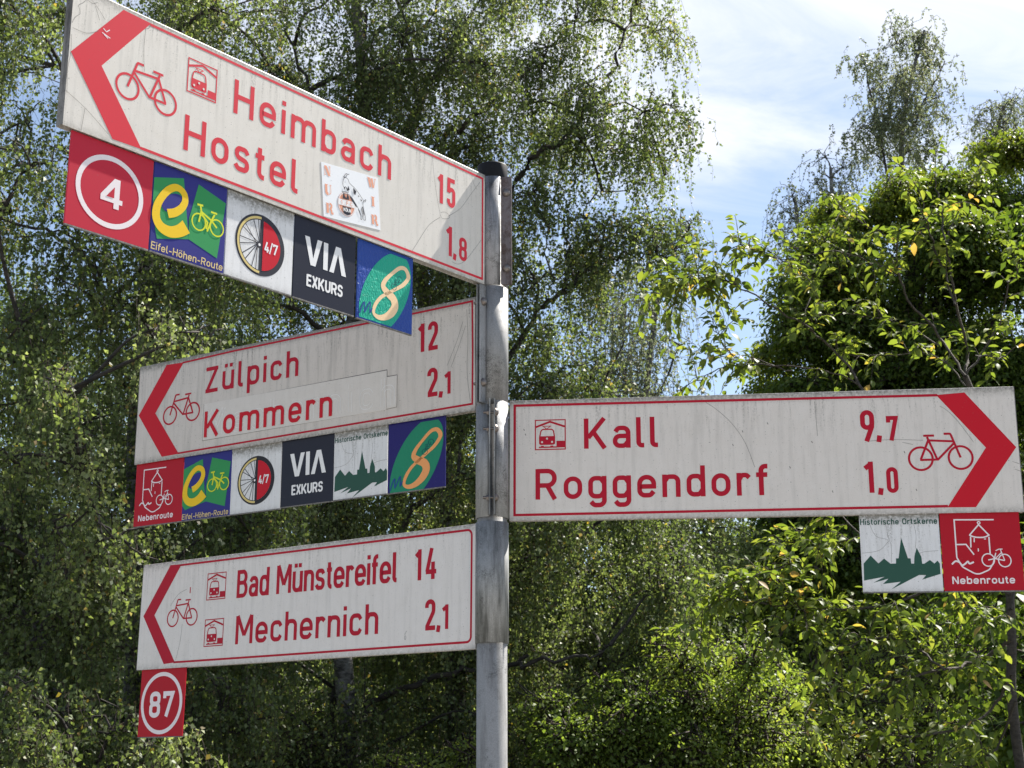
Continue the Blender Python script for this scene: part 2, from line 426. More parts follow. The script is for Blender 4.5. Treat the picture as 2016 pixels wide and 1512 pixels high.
ARCH = lambda x0, x1, r=1.4: [(x0 + .1, 3.7), (x0 + .75, 4.6, .7), (x1, 4.6, r), (x1, 0)]
BOWL_R = [(.6, 1.5), (1.3, .5, .9), (3.6, .5, 1.5), (3.6, 4.6, 1.5), (1.3, 4.6, .9), (.6, 3.6)]
BOWL_L = [(3.5, 1.5), (2.8, .5, .9), (.5, .5, 1.5), (.5, 4.6, 1.5), (2.8, 4.6, .9), (3.5, 3.6)]
O_S = ['c', (.5, .5, 1.55), (3.65, .5, 1.55), (3.65, 4.6, 1.55), (.5, 4.6, 1.55)]
DOTS = [[(1.2, 6), (1.2, 7)], [(2.95, 6), (2.95, 7)]]
U_S = [[(.5, 5.1), (.5, .5, 1.4), (2.8, .5, .8), (3.5, 1.4)], [(3.6, 0), (3.6, 5.1)]]
GLYPH = {
    ' ': (2.2, []),
    'H': (5, [[(.5, 0), (.5, 7)], [(4.5, 0), (4.5, 7)], [(.5, 3.6), (4.5, 3.6)]]),
    'K': (5.2, [[(.5, 0), (.5, 7)], [(4.6, 7), (.95, 2.5)], [(2.0, 4.0), (4.7, 0)]]),
    'Z': (4.6, [[(.1, 6.5), (4.4, 6.5)], [(3.95, 6.6), (.6, .4)], [(.1, .5), (4.5, .5)]]),
    'R': (5, [[(.5, 0), (.5, 7)], [(.5, 6.5), (4.3, 6.5, 1.6), (4.3, 3.2, 1.6), (.5, 3.2)], [(2.6, 3.3), (4.4, 0)]]),
    'B': (4.7, [[(.5, 0), (.5, 7)], [(.5, 6.5), (3.95, 6.5, 1.4), (3.95, 3.75, 1.35), (.5, 3.75)], [(2.4, 3.75), (4.2, 3.75, 1.5), (4.2, .5, 1.5), (.5, .5)]]),
    'M': (6, [[(.5, 0), (.5, 7)], [(.6, 7), (3, 2.1)], [(3, 2.1), (5.4, 7)], [(5.5, 0), (5.5, 7)]]),
    'N': (5, [[(.5, 0), (.5, 7)], [(.6, 7), (4.4, 0)], [(4.5, 0), (4.5, 7)]]),
    'E': (4.1, [[(.5, 0), (.5, 7)], [(.5, 6.5), (4.1, 6.5)], [(.5, 3.6), (3.8, 3.6)], [(.5, .5), (4.1, .5)]]),
    'F': (3.9, [[(.5, 0), (.5, 7)], [(.5, 6.5), (3.9, 6.5)], [(.5, 3.6), (3.6, 3.6)]]),
    'L': (3.9, [[(.5, 0), (.5, 7)], [(.5, .5), (3.9, .5)]]),
    'X': (4.6, [[(.4, 7), (4.2, 0)], [(4.2, 7), (.4, 0)]]),
    'C': (4.4, [[(3.9, 5.0), (3.9, 6.5, 1.5), (.5, 6.5, 1.7), (.5, .5, 1.7), (3.9, .5, 1.5), (3.9, 2.0)]]),
    'S': (4.3, [[(3.8, 5.2), (3.6, 6.5, 1.2), (.55, 6.5, 1.5), (.55, 3.75, 1.4), (3.8, 3.45, 1.4), (3.8, .5, 1.5), (.5, .5, 1.2), (.4, 1.8)]]),
    'U': (4.6, [[(.5, 7), (.5, .5, 1.7), (4.1, .5, 1.7), (4.1, 7)]]),
    'V': (4.6, [[(.4, 7), (2.3, 0)], [(4.2, 7), (2.3, 0)]]),
    'W': (6.6, [[(.4, 7), (1.9, 0)], [(3.3, 7), (1.9, 0)], [(3.3, 7), (4.8, 0)], [(6.2, 7), (4.8, 0)]]),
    'I': (1, [[(.5, 0), (.5, 7)]]),
    'O': (5, [['c', (.5, .5, 1.8), (4.5, .5, 1.8), (4.5, 6.5, 1.8), (.5, 6.5, 1.8)]]),
    'a': (4, [[(.6, 3.75), (1.2, 4.6, .9), (3.5, 4.6, 1.35), (3.5, 0)], [(3.5, 2.75), (.5, 2.75, 1.1), (.5, .5, 1.1), (2.7, .5, .9), (3.4, 1.4)]]),
    'b': (4.1, [[(.5, 0), (.5, 7)], BOWL_R]),
    'c': (3.9, [[(3.5, 3.65), (2.9, 4.6, .9), (.5, 4.6, 1.55), (.5, .5, 1.55), (2.9, .5, .9), (3.5, 1.45)]]),
    'd': (4.1, [[(3.6, 0), (3.6, 7)], BOWL_L]),
    'e': (4.2, [[(.6, 2.5), (3.7, 2.5), (3.7, 4.6, 1.55), (.5, 4.6, 1.55), (.5, .5, 1.55), (2.9, .5, .9), (3.65, 1.35)]]),
    'f': (2.6, [[(1.1, 0), (1.1, 6.5, 1.0), (2.6, 6.5)], [(0, 4.6), (2.5, 4.6)]]),
    'g': (4.1, [[(3.6, 5.1), (3.6, -1.5, 1.5), (1.3, -1.5, .9), (.6, -.7)], BOWL_L]),
    'h': (4, [[(.5, 0), (.5, 7)], ARCH(.5, 3.5)]),
    'i': (1, [[(.5, 0), (.5, 5.1)], [(.5, 6), (.5, 7)]]),
    'k': (4, [[(.5, 0), (.5, 7)], [(3.5, 5.1), (.8, 2.0)], [(1.7, 3), (3.7, 0)]]),
    'l': (1.8, [[(.5, 7), (.5, .5, .8), (1.8, .5)]]),
    'm': (6.8, [[(.5, 0), (.5, 5.1)], ARCH(.5, 3.4, 1.2), ARCH(3.4, 6.3, 1.2)]),
    'n': (4, [[(.5, 0), (.5, 5.1)], ARCH(.5, 3.5)]),
    'o': (4.15, [O_S]),
    'ö': (4.15, [O_S] + DOTS),
    'Ö': (5, [['c', (.5, .5, 1.8), (4.5, .5, 1.8), (4.5, 6.5, 1.8), (.5, 6.5, 1.8)], [(1.6, 7.7), (1.6, 8.7)], [(3.4, 7.7), (3.4, 8.7)]]),
    'p': (4.1, [[(.5, -2.1), (.5, 5.1)], BOWL_R]),
    'r': (2.9, [[(.5, 0), (.5, 5.1)], [(.6, 3.7), (1.2, 4.6, .7), (2.2, 4.6, .7), (2.8, 4.0)]]),
    's': (3.8, [[(3.3, 3.8), (2.8, 4.6, .8), (.6, 4.6, 1.0), (.6, 2.8, .9), (3.25, 2.3, .9), (3.25, .5, 1.0), (1.0, .5, .8), (.35, 1.3)]]),
    't': (2.4, [[(1.1, 6.4), (1.1, .5, 1.0), (2.4, .5)], [(0, 4.6), (2.3, 4.6)]]),
    'u': (4.1, U_S), 'ü': (4.1, U_S + DOTS),
    '0': (3.1, [['c', (.5, .5, 1.05), (2.6, .5, 1.05), (2.6, 6.5, 1.05), (.5, 6.5, 1.05)]]),
    '1': (2, [[(1.5, 0), (1.5, 7)], [(1.5, 6.45), (.25, 5.45)]]),
    '2': (3.1, [[(.5, 5.1), (.5, 6.5, 1.0), (2.55, 6.5, 1.0), (2.55, 4.2, 1.8), (.55, .75)], [(.1, .5), (3.1, .5)]]),
    '4': (3.4, [[(1.9, 7), (.5, 1.75)], [(.1, 1.7), (3.4, 1.7)], [(2.35, 0), (2.35, 3.9)]]),
    '5': (3.1, [[(2.95, 6.5), (.6, 6.5), (.5, 3.4)], [(.5, 3.55), (1.1, 4.3, .8), (2.6, 4.3, 1.0), (2.6, .5, 1.05), (.5, .5, 1.05), (.5, 1.9)]]),
    '7': (3.1, [[(.5, 5.2), (.5, 6.5), (2.6, 6.5), (1.1, 0)]]),
    '8': (3.2, [['c', (.55, 3.65, .95), (2.65, 3.65, .95), (2.65, 6.5, .95), (.55, 6.5, .95)], ['c', (.5, .5, 1.05), (2.7, .5, 1.05), (2.7, 3.7, 1.05), (.5, 3.7, 1.05)]]),
    '9': (3.1, [['c', (.5, 3.1, 1.0), (2.6, 3.1, 1.0), (2.6, 6.5, 1.05), (.5, 6.5, 1.05)], [(2.6, 4.2), (2.5, 3.2), (1.2, 0)]]),
    ',': (1, [[(.55, 1), (.3, -.5)]]), '.': (1, [[(.5, 0), (.5, 1)]]),
    '/': (2.4, [[(.3, -.5), (2.0, 7.5)]]), '-': (3.2, [[(.3, 2.6), (2.9, 2.6)]]),
}


def draw_train(ink, x, z, s=62.0):
    """railway pictogram; x,z top-left"""
    k = s / 62.0; T = lambda pts: [(x + a * k, z - b * k) for a, b in pts]
    ink.ribbon(T([(1, 1), (61, 1), (61, 61), (1, 61)]), 2.2 * k, True)
    ink.ribbon(T([(2, 15), (30.5, 4.5), (60, 15)]), 4 * k)
    ink.ribbon(T(fillet([(9.5, 50.5, 3), (9.5, 36), (13, 20, 6), (37, 20, 6), (39.5, 36), (39.5, 50.5, 3)], True)), 2.4 * k, True)
    ink.poly(T(fillet([(9.5, 34), (39.5, 34), (39.5, 51, 5), (9.5, 51, 5)], True)))
    ink.ribbon(T([(15, 13.5), (33, 13.5)]), 1.4 * k); ink.ribbon(T([(17, 14), (24, 19.5), (31, 14)]), 1.4 * k)
    ink.ribbon(T([(8, 56.5), (44, 56.5)]), 2.6 * k); ink.rect(*T([(12, 53.5)])[0], *T([(18, 56)])[0]); ink.rect(*T([(31, 53.5)])[0], *T([(37, 56)])[0])
    ink.rect(*T([(43.5, 44)])[0], *T([(60, 57.5)])[0])


def train_lights(ink, x, z, s=62.0):
    k = s / 62.0
    for a, b in ((14.5, 46), (34.5, 46), (24.5, 39)): ink.disc(x + a * k, z - b * k, 2.1 * k, n=12)


def draw_bike(ink, X, k=1.0, w=4.2, r=21.5, rw=21.5, fc=(113, -137.5), rc=(188.5, -138)):
    """bicycle pictogram in sheet mm, X maps (x,z)"""
    q = lambda *p: [X(a, b) for a, b in p]
    for c, rr in ((fc, r), (rc, rw)):
        ink.ribbon([X(c[0] + rr * math.cos(rad(t)), c[1] + rr * math.sin(rad(t))) for t in range(0, 360, 10)], w, True)
    ink.ribbon(q(*fillet([(113, -137.5), (128.5, -92, 3), (130, -89.5, 2), (142, -89.5)])), w)
    ink.ribbon(q((124, -105), (171, -102)), w)
    ink.ribbon(q((122, -107), (156.5, -141)), w)
    ink.ribbon(q((174, -95), (157, -141)), w)
    ink.ribbon(q((171.5, -100), (188.5, -139.5)), w)
    ink.ribbon(q((155, -140.5), (190, -140.5)), w)
    ink.ribbon(q((160.5, -92.5), (181, -92.5)), w)


# ------------------------------------------------------------------ sign frames (solved from the photograph)
def frame_matrix(O, X, Z, N):
    return Matrix(((X[0], -N[0], Z[0], O[0]), (X[1], -N[1], Z[1], O[1]), (X[2], -N[2], Z[2], O[2]), (0, 0, 0, 1)))


SIGN = {'A': ((-0.6522, -0.81383, 2.79523), (0.631923, 0.775028, 0.002268), (0.001264, -0.003958, 0.999991), (0.77503, -0.631915, -0.003481), 1.0087, 0.2441),
        'B': ((-0.8742, 0.55046, 2.53918), (0.841174, -0.540757, 0.002783), (-0.004652, -0.00209, 0.999987), (-0.540744, -0.841176, -0.004274), 0.9976, 0.2459),
        'C': ((-0.84711, 0.59864, 2.05785), (0.813852, -0.581052, 0.004851), (0.004014, 0.01397, 0.999894), (-0.581058, -0.813747, 0.013702), 1.0031, 0.2493),
        'D': ((0.03481, 0.00732, 2.31508), (0.991179, -0.132383, -0.006304), (0.004765, -0.011935, 0.999917), (-0.132447, -0.991127, -0.011199), 1.0002, 0.2485)}


def box_mesh(name, x0, x1, y0, y1, z0, z1, bev=0.0):
    V = [(x, y, z) for x in (x0, x1) for y in (y0, y1) for z in (z0, z1)]
    F = [(0, 1, 3, 2), (4, 6, 7, 5), (0, 4, 5, 1), (2, 3, 7, 6), (0, 2, 6, 4), (1, 5, 7, 3)]
    me = bpy.data.meshes.new(name); me.from_pydata(V, [], F)
    if bev:
        import bmesh
        bm = bmesh.new(); bm.from_mesh(me)
        bmesh.ops.bevel(bm, geom=bm.edges[:], offset=bev, segments=2, affect='EDGES', profile=.7)
        bm.to_mesh(me); bm.free()
    me.update(); return me


def panel_mesh(L, H, T=.016):
    """open-bottomed sheet-metal profile with rounded upper edges"""
    r = .0025
    prof = [(0, -H), (0, -r), (r * .3, -r * .3), (r, 0), (T - r, 0), (T - r * .3, -r * .3), (T, -r), (T, -H), (T - .0018, -H), (T - .0018, -.004), (.0018, -.004), (.0018, -H)]
    n = len(prof); V = []; F = []
    for x in (0.0015, L - .0015):
        V += [(x, a, b) for a, b in prof]
    for i in range(n):
        j = (i + 1) % n; F.append((i, i + n, j + n, j))
    me = bpy.data.meshes.new('panel'); me.from_pydata(V, [], F); me.update()
    return me


def lathe(profile, n=24, axis='z'):
    V = []; F = []
    for (r, z) in profile:
        for i in range(n):
            t = 2 * math.pi * i / n
            p = (r * math.cos(t), r * math.sin(t), z)
            V.append(p if axis == 'z' else (p[0], p[2], p[1]) if axis == 'y' else (p[2], p[0], p[1]))
    for k in range(len(profile) - 1):
        for i in range(n):
            j = (i + 1) % n; F.append((k * n + i, k * n + j, (k + 1) * n + j, (k + 1) * n + i))
    F.append(tuple(range(n))[::-1]); F.append(tuple((len(profile) - 1) * n + i for i in range(n)))
    return V, F


def mesh_from(name, V, F, smooth=False):
    me = bpy.data.meshes.new(name); me.from_pydata(V, [], F); me.update()
    if smooth: me.shade_smooth()
    return me


# bolt: dome head, shank, nut, thread end; along local x, head towards +x
def bolt_parts(parent, loc, direction, grip=.010, tail=.012):
    d = Vector(direction).normalized()
    R = d.to_track_quat('X', 'Z').to_matrix().to_4x4()
    mw = Matrix.Translation(loc) @ R
    V, F = lathe([(.0003, .0062), (.003, .0058), (.0056, .0042), (.0072, .0016), (.0076, 0)][::-1], 18, 'x')
    V = [(x + grip / 2, y, z) for x, y, z in V]
    o = link_mesh('bolt', mesh_from('bolt', V, F, True), M['bolt'], parent); o.matrix_world = mw
    V2, F2 = lathe([(.0030, -grip / 2 - tail), (.0030, grip / 2)], 10, 'x')
    s = link_mesh('shank', mesh_from('shank', V2, F2), M['bolt'], o); s.matrix_parent_inverse = Matrix.Identity(4)
    V3, F3 = lathe([(.0062, -grip / 2 - .005), (.0062, -grip / 2)], 6, 'x')
    s = link_mesh('nut', mesh_from('nut', V3, F3), M['bolt'], o)
    return o


POLE_R = .0301


def collar_mesh(z0, z1, R, gap_dir, gap=.012, th=.0022, n=40):
    """open ring of sheet steel around the pole; gap_dir in degrees"""
    half = math.degrees(gap / R) / 2
    V = []; F = []
    for i in range(n + 1):
        a = rad(gap_dir + half + (360 - 2 * half) * i / n)
        for r in (R, R + th):
            for z in (z0, z1): V.append((r * math.cos(a), r * math.sin(a), z))
    for i in range(n):
        b = 4 * i; c = b + 4
        F += [(b + 2, c + 2, c + 3, b + 3), (b, b + 1, c + 1, c), (b + 1, b + 3, c + 3, c + 1), (b, c, c + 2, b + 2)]
    F += [(0, 2, 3, 1), (4 * n, 4 * n + 1, 4 * n + 3, 4 * n + 2)]
    return mesh_from('collar', V, F)


def make_clamp(sign, z0, z1, flange_dir, m, mf, side=1, flange=.030, bolts=((.025), (.025)), bolt_tail=.012, R=POLE_R + .0008, gapw=.010):
    inv = sign.matrix_world.inverted()
    c = link_mesh('clamp', collar_mesh(z0, z1, R, flange_dir, gapw), m, sign); c.matrix_world = Matrix.Identity(4)
    a = rad(flange_dir); d = Vector((math.cos(a), math.sin(a), 0)); t = Vector((-math.sin(a), math.cos(a), 0))
    for s in (-1, 1):
        y0, y1 = (gapw / 2 - .0022, gapw / 2) if s > 0 else (-gapw / 2, -gapw / 2 + .0022)
        fm = box_mesh('flange', R - .002, R + flange, y0, y1, z0 + .001, z1 - .001, .0006)
        f = link_mesh('flange', fm, mf, c); f.matrix_world = Matrix.Rotation(a, 4, 'Z')
    for zb in (z1 - bolts[0], z0 + bolts[1]):
        bolt_parts(c, d * (R + flange * .52) + Vector((0, 0, zb)), t * side, gapw, bolt_tail)
    return c


def fix_parents(root):
    """children were given world matrices: turn them into proper local ones"""
    bpy.context.view_layer.update()


def sign(key, label, sheet):
    O, X, Z, N, L, H = SIGN[key]
    mw = frame_matrix(O, X, Z, N)
    r = empty('direction_sign', label, 'direction sign', matrix=mw, group='direction signs on the pole')
    bpy.context.view_layer.update()
    p = link_mesh('panel', panel_mesh(L, H), sheet, r)
    for x0, x1 in ((0, .0015), (L - .0015, L)):
        link_mesh('end_cap', box_mesh('end_cap', x0, x1, .0002, .0158, -H + .0005, -.0008), M['edge'], r)
    return r


def child_world(o, parent, mw):
    o.parent = parent; o.matrix_parent_inverse = parent.matrix_world.inverted(); o.matrix_basis = mw


ARROW_L = [(95, -8), (150, -9.5), (62, -121), (148, -235.5), (92, -237), (5, -119)]

# ---- sign A : Heimbach / Hostel
SA = sign('A', 'topmost sign pointing left, Heimbach 15 and Hostel 1,8, with a white goat sticker', M['sheet_a'])
Ink().poly(ARROW_L).build('arrow', M['red_a'], SA)
Ink().ribbon([(148, -12), (1000, -12), (1000, -234), (146, -234)], 5).build('border', M['red_a'], SA)
i = Ink(); draw_bike(i, lambda a, b: (a, b)); i.build('bicycle_symbol', M['red_a'], SA)
i = Ink(); draw_train(i, 229.5, -38.5, 63); i.build('train_symbol', M['red_a'], SA)
i = Ink(.0006); train_lights(i, 229.5, -38.5, 63); i.build('train_lights', M['sheet_a'], SA)
Ink().text('Heimbach', 331, -104, 64, 9.3, 9.05, total=394).build('lettering', M['red_a'], SA, 'red word Heimbach')
Ink().text('Hostel', 230, -207.5, 64, 9.3, 9.05, total=256).build('lettering', M['red_a'], SA, 'red word Hostel')
Ink().text('15', 860, -107, 63, 9.3, 8.2, total=54).build('lettering', M['red_a'], SA, 'red number 15')
Ink().text('1', 887, -212, 63, 9.3, 9).text(',', 910, -212, 63, 9.3, 9).text('8', 927, -211, 49, 8, 7.6).build('lettering', M['red_a'], SA, 'red number 1,8')
i = Ink(.0002)
for c in ([(843, -12), (850, -60), (862, -110), (868, -128)], [(868, -130), (874, -138), (893, -133), (897, -126), (884, -122), (870, -127)],
          [(893, -128), (930, -100), (960, -62), (992, -22)], [(868, -138), (835, -165), (800, -215), (785, -236)], [(965, -12), (970, -30), (982, -42)],
          [(915, -12), (914, -42)], [(905, -222), (925, -222), (950, -205), (996, -150)], [(10, -5), (40, -20), (62, -40)], [(42, -24), (52, -45)],
          [(46, -16), (36, -22), (26, -20), (20, -28), (12, -36), (16, -48), (8, -58), (3, -70)], [(5, -78), (30, -77), (52, -64)],
          [(2, -187), (40, -204), (84, -232)], [(38, -203), (36, -225), (34, -243)], [(140, -22), (139, -60), (143, -100)], [(140, -22), (146, -20), (149, -12)],
          [(3, -90), (5, -120), (2, -150), (4, -190)]):
    i.ribbon(smooth_path(c, sub=4), .6)
i.build('crack', M['hair'], SA, 'hairline cracks in the white film')
i = Ink(.0004)
for a, b in (((60, -56), (66, -60)), ((66, -60), (72, -54)), ((58, -64), (74, -68)), ((62, -66), (70, -70))): i.ribbon([a, b], 1.6)
i.build('scratch', M['pinkwhite'], SA, 'pale scratches on the red arrow')

# goat sticker on sign A
st = link_mesh('sticker', box_mesh('sticker', 0, .149, -.0004, 0, -.1045, 0), M['sticker'], SA)
st['label'] = 'white square sticker with a goat crest and the words NUR WIR'
st.matrix_basis = Matrix.Translation((.5404, -.0002, -.1265)) @ Matrix.Rotation(rad(-5.96), 4, 'Y')
def serif(ink, ch, x, z, w=17, h=19):
    """fat stencil letters with thin second strokes"""
    b = 6.0
    q = lambda *p: [(x + a, z - c) for a, c in p]
    if ch == 'N':
        ink.ribbon(q((2, 0), (2, h - 2)), 1.2); ink.poly(q((1, 0), (7.5, 0), (w - 1, h), (w - 7.5, h))); ink.ribbon(q((w - 2, 0), (w - 2, h - 4)), 1.2); ink.ribbon(q((0, h - 1), (5, h - 1)), 1.2); ink.ribbon(q((w - 5, .6), (w, .6)), 1.2)
    if ch == 'U':
        ink.ribbon(q(*fillet([(3.5, 0), (3.5, h - 1, 4), (8.5, h - 1)])), b); ink.ribbon(q(*fillet([(w - 2, 1), (w - 2, h - 1, 4), (9, h - 1)])), 1.3); ink.ribbon(q((0, .6), (8, .6)), 1.2); ink.ribbon(q((w - 5, .6), (w, .6)), 1.2)
    if ch == 'R':
        ink.ribbon(q((4, 0), (4, h)), b); ink.ribbon(q(*fillet([(9, .8), (14, .8, 3), (14, 9, 3), (9, 9)])), 4.0); ink.ribbon(q((10, 9.5), (13.5, 13), (14, h - 1), (w + 1, h - .5)), 4.2); ink.ribbon(q((0, .6), (7, .6)), 1.2); ink.ribbon(q((0, h - .6), (8, h - .6)), 1.2)
    if ch == 'I':
        ink.ribbon(q((6, 0), (6, h)), b); ink.ribbon(q((1.5, .6), (10.5, .6)), 1.2); ink.ribbon(q((1.5, h - .6), (10.5, h - .6)), 1.2)
    if ch == 'W':
        ink.poly(q((1, 0), (7.5, 0), (11, h), (6, h))); ink.poly(q((9, 1), (15, 0), (18.5, h), (13, h))); ink.ribbon(q((22, .5), (18, h - 3)), 1.2); ink.ribbon(q((0, .6), (8, .6)), 1.2); ink.ribbon(q((19, .6), (24, .6)), 1.2)
for ch, x, z in (('N', 6, -5), ('U', 6, -41), ('R', 7, -77), ('W', 119, -4), ('I', 126, -41), ('R', 125, -77)):
    i = Ink(.0007); serif(i, ch, x, z); i.build('printed_letter', M['salmon'], st, 'faded salmon letter ' + ch)
i = Ink(.0007); i.disc(60, -70.5, 22.5, 23); i.build('crest_disc', M['salmon'], st, 'round salmon crest')
i = Ink(.0010); i.ring(60, -70.5, 21, 21.5, 1.5); i.rect(38.8, -74, 81.2, -62.5); i.build('crest_band', M['white'], st)
i = Ink(.0013)
i.poly([(51, -61), (51, -56), (54, -47), (56.5, -55), (59.5, -59), (62, -54), (64.5, -47), (67, -56), (67, -61)])
i.poly([(49, -75.5), (71, -75.5), (69, -89), (60, -91.5), (51, -89)])
i.build('crest_print', M['charcoal'], st, 'black twin spires and black field of the crest')
i = Ink(.0013); i.text('1.FC', 46, -72, 7.5, 1.3, 1.35, total=29); i.build('crest_lettering', M['salmon'], st, 'tiny letters 1.FC')
i = Ink(.0018); i.text('KÖLN', 50.5, -85, 6.5, 1.5, 1.0, total=19.5); i.build('crest_lettering', M['white'], st, 'tiny white letters KOELN')
i = Ink(.0010)
body = smooth_path([(54, -26), (53, -34), (56, -38), (60, -36), (64, -40), (66, -46), (52, -46.5), (50, -48), (55, -50), (68, -50), (76, -55), (83, -63), (89, -70), (94, -78), (97, -87), (96, -92), (99, -92), (101, -86), (100, -76), (99, -70), (103, -80), (105, -88), (104, -92), (108, -92), (109, -86), (106, -74), (104, -64), (105, -56), (110, -56), (112, -51), (107, -54), (102, -50), (94, -42), (84, -34), (76, -30), (70, -26), (67, -20), (62, -18), (57, -20)], True, 3)
i.ribbon(body, .9, True)
for c in ([(57, -20), (60, -12), (66, -9)], [(61, -18), (65, -12), (71, -9)], [(57, -20), (55, -16)], [(58, -27), (60, -27)]): i.ribbon(smooth_path(c, sub=3), 1.0)
i.poly([(80, -34), (88, -40), (84, -48), (80, -44)]); i.poly([(68, -51), (76, -55), (84, -64), (88, -71), (84, -70), (74, -60)])
i.poly([(60, -36), (64, -44), (70, -40), (67, -33), (64, -40)]); i.poly([(92, -74), (98, -86), (95, -84), (90, -74)]); i.poly([(103, -66), (107, -84), (104, -80), (101, -68)])
i.poly([(92, -46), (95, -48), (93, -50)]); i.poly([(98, -52), (102, -55), (99, -57)]); i.poly([(55, -38), (59, -37), (57, -43)])
i.build('goat_print', M['charcoal'], st, 'black line drawing of a goat rearing against the crest')

# ---- sign B : Zülpich / Kommern
SB = sign('B', 'middle left sign reading Zülpich 12 and Kommern 2,1 with a patch stuck on', M['sheet_b'])
Ink().poly([(92.5, -9.5), (150, -12), (63, -126), (149.5, -236), (93, -236.5), (6, -124)]).build('arrow', M['red'], SB)
Ink().ribbon([(146, -12.5), (310, -9.5), (600, -9.5), (800, -10), (989, -9.5), (990, -120), (989, -231), (800, -232), (146, -234.5)], 4.3).build('border', M['red_dark'], SB)
i = Ink(); draw_bike(i, lambda a, b: (a, b - .5)); i.build('bicycle_symbol', M['red_dark'], SB)
for (x0, z0, x1, z1) in ((225.5, -213, 766, -126), (767, -210, 793.5, -141)):
    o = link_mesh('patch', box_mesh('patch', x0 / 1000, x1 / 1000, -.0006, 0, z0 / 1000, z1 / 1000), M['patch'], SB); o['label'] = 'white cover strip stuck over the old name'
    if x0 < 300: PATCH = o
i = Ink(.0003)
i.ribbon([(224.5, -127.5), (500, -126), (766.5, -124.8), (767, -140), (794.5, -140)], 1.6)
i.ribbon([(224.5, -127), (224.5, -214), (767, -212.5), (794.5, -211), (794.5, -140)], .8)
i.build('dirt_line', M['hair'], SB, 'dirt along the edge of the cover strips')
Ink(.0008).text('Mechernich', 240, -205, 62, 9, 9.0, total=548, outline=1.0).build('ghost_lettering', M['ghost'], SB, 'faint outlines of the old name showing through')
Ink(.0014).text('Kommern', 229.5, -207, 62, 9.3, 9.0, total=387).build('lettering', M['red'], SB, 'red word Kommern')
Ink(.0004).text('Zülpich', 226, -100, 62.5, 9.3, 9.0, total=288).build('lettering', M['red_dark'], SB, 'red word Zülpich')
Ink().text('12', 848.5, -99.5, 63, 9.6, 8.6, total=53).build('lettering', M['red_dark'], SB, 'red number 12')
Ink().text('2', 874, -201, 62, 9.6, 8.8).text(',', 905, -202, 62, 9.6, 9.6).text('1', 918, -201, 48, 8.2, 8.2).build('lettering', M['red_dark'], SB, 'red number 2,1')
i = Ink(.0002)
for c in ([(925, -140), (950, -90), (965, -50)], [(935, -145), (958, -95), (972, -60)], [(975, -25), (978, -90), (976, -160), (984, -225)]): i.ribbon(smooth_path(c, sub=4), .8)
i.build('crack', M['hair'], SB)

# ---- sign C : Bad Münstereifel / Mechernich
SCN = sign('C', 'lowest left sign, whitest, reading Bad Münstereifel 14 and Mechernich 2,1', M['sheet_c'])
Ink().poly([(96.5, -8.5), (135, -9.5), (51.5, -123.5), (133, -237), (95, -239), (12.5, -123.5)]).build('arrow', M['red_dark'], SCN)
Ink().ribbon(fillet([(130, -11.5), (990.5, -11.5, 11), (990.5, -235.5, 11), (128, -236.5)]), 4.6).build('border', M['red_dark'], SCN)
kx = lambda a, b: (116 + (a - 113) * .85, -134.7 + (b + 137.5) * .88)
i = Ink(); draw_bike(i, kx, w=3.4); i.build('bicycle_symbol', M['red_dark'], SCN)
for tz in (-39, -144.5):
    i = Ink(); draw_train(i, 226, tz, 62); i.build('train_symbol', M['red_dark'], SCN)
    i = Ink(.0006); train_lights(i, 226, tz, 62); i.build('train_lights', M['sheet_c'], SCN)
Ink().text('Bad', 324, -102.5, 63, 9.3, 7.3, total=102).build('lettering', M['red_dark'], SCN, 'red word Bad')
Ink().text('Münstereifel', 448.5, -102.5, 63, 9.2, 7.5, total=349).build('lettering', M['red_dark'], SCN, 'red word Münstereifel')
Ink().text('Mechernich', 327.5, -206, 63, 9.3, 9.0, total=421).build('lettering', M['red_dark'], SCN, 'red word Mechernich')
Ink().text('14', 844, -103.5, 64, 9.4, 8.6, total=57).build('lettering', M['red_dark'], SCN, 'red number 14')
Ink().text('2', 873, -206.5, 62, 9.4, 8.8).text(',', 904, -207, 62, 9.4, 9.4).text('1', 917, -206.5, 49, 8.2, 8.2).build('lettering', M['red_dark'], SCN, 'red number 2,1')
i = Ink(.0002)
for c in ([(158, -70), (130, -80), (105, -105)], [(150, -150), (146, -190), (135, -232)]): i.ribbon(smooth_path(c, sub=4), .7)
i.ring(822, -218, 2, 4, .8, 14); i.ribbon([(820, -212), (826, -204)], .8)
i.build('crack', M['hair'], SCN)
Ink(.0002).ribbon([(170, -66), (170, -80)], 3).build('stroke_mark', M['red_dark'], SCN, 'short red stroke above the bicycle')

# ---- sign D : Kall / Roggendorf
SD = sign('D', 'only sign pointing right, reading Kall 9,7 and Roggendorf 1,0', M['sheet_d'])
Ink().poly([(850.5, -13.5), (905, -10), (994.4, -122), (910.2, -238), (856.8, -237.5), (937.5, -121.4)]).build('arrow', M['red'], SD)
Ink().ribbon([(853, -14), (11.5, -11), (11.5, -237), (858, -235)], 5).build('border', M['red_dark'], SD)
i = Ink(); draw_bike(i, lambda a, b: (1001.5 - a, b - 2.5), w=4.3, r=22.5, rw=22.5); i.build('bicycle_symbol', M['red_dark'], SD)
i = Ink(); draw_train(i, 53, -42, 63); i.build('train_symbol', M['red_dark'], SD)
i = Ink(.0006); train_lights(i, 53, -42, 63); i.build('train_lights', M['sheet_d'], SD)
Ink().text('Kall', 153, -104.5, 62.5, 9.4, 9.0, total=149.5).build('lettering', M['red_dark'], SD, 'red word Kall')
Ink().text('Roggendorf', 54, -206.5, 62.5, 9.4, 9.0, total=463).build('lettering', M['red_dark'], SD, 'red word Roggendorf')
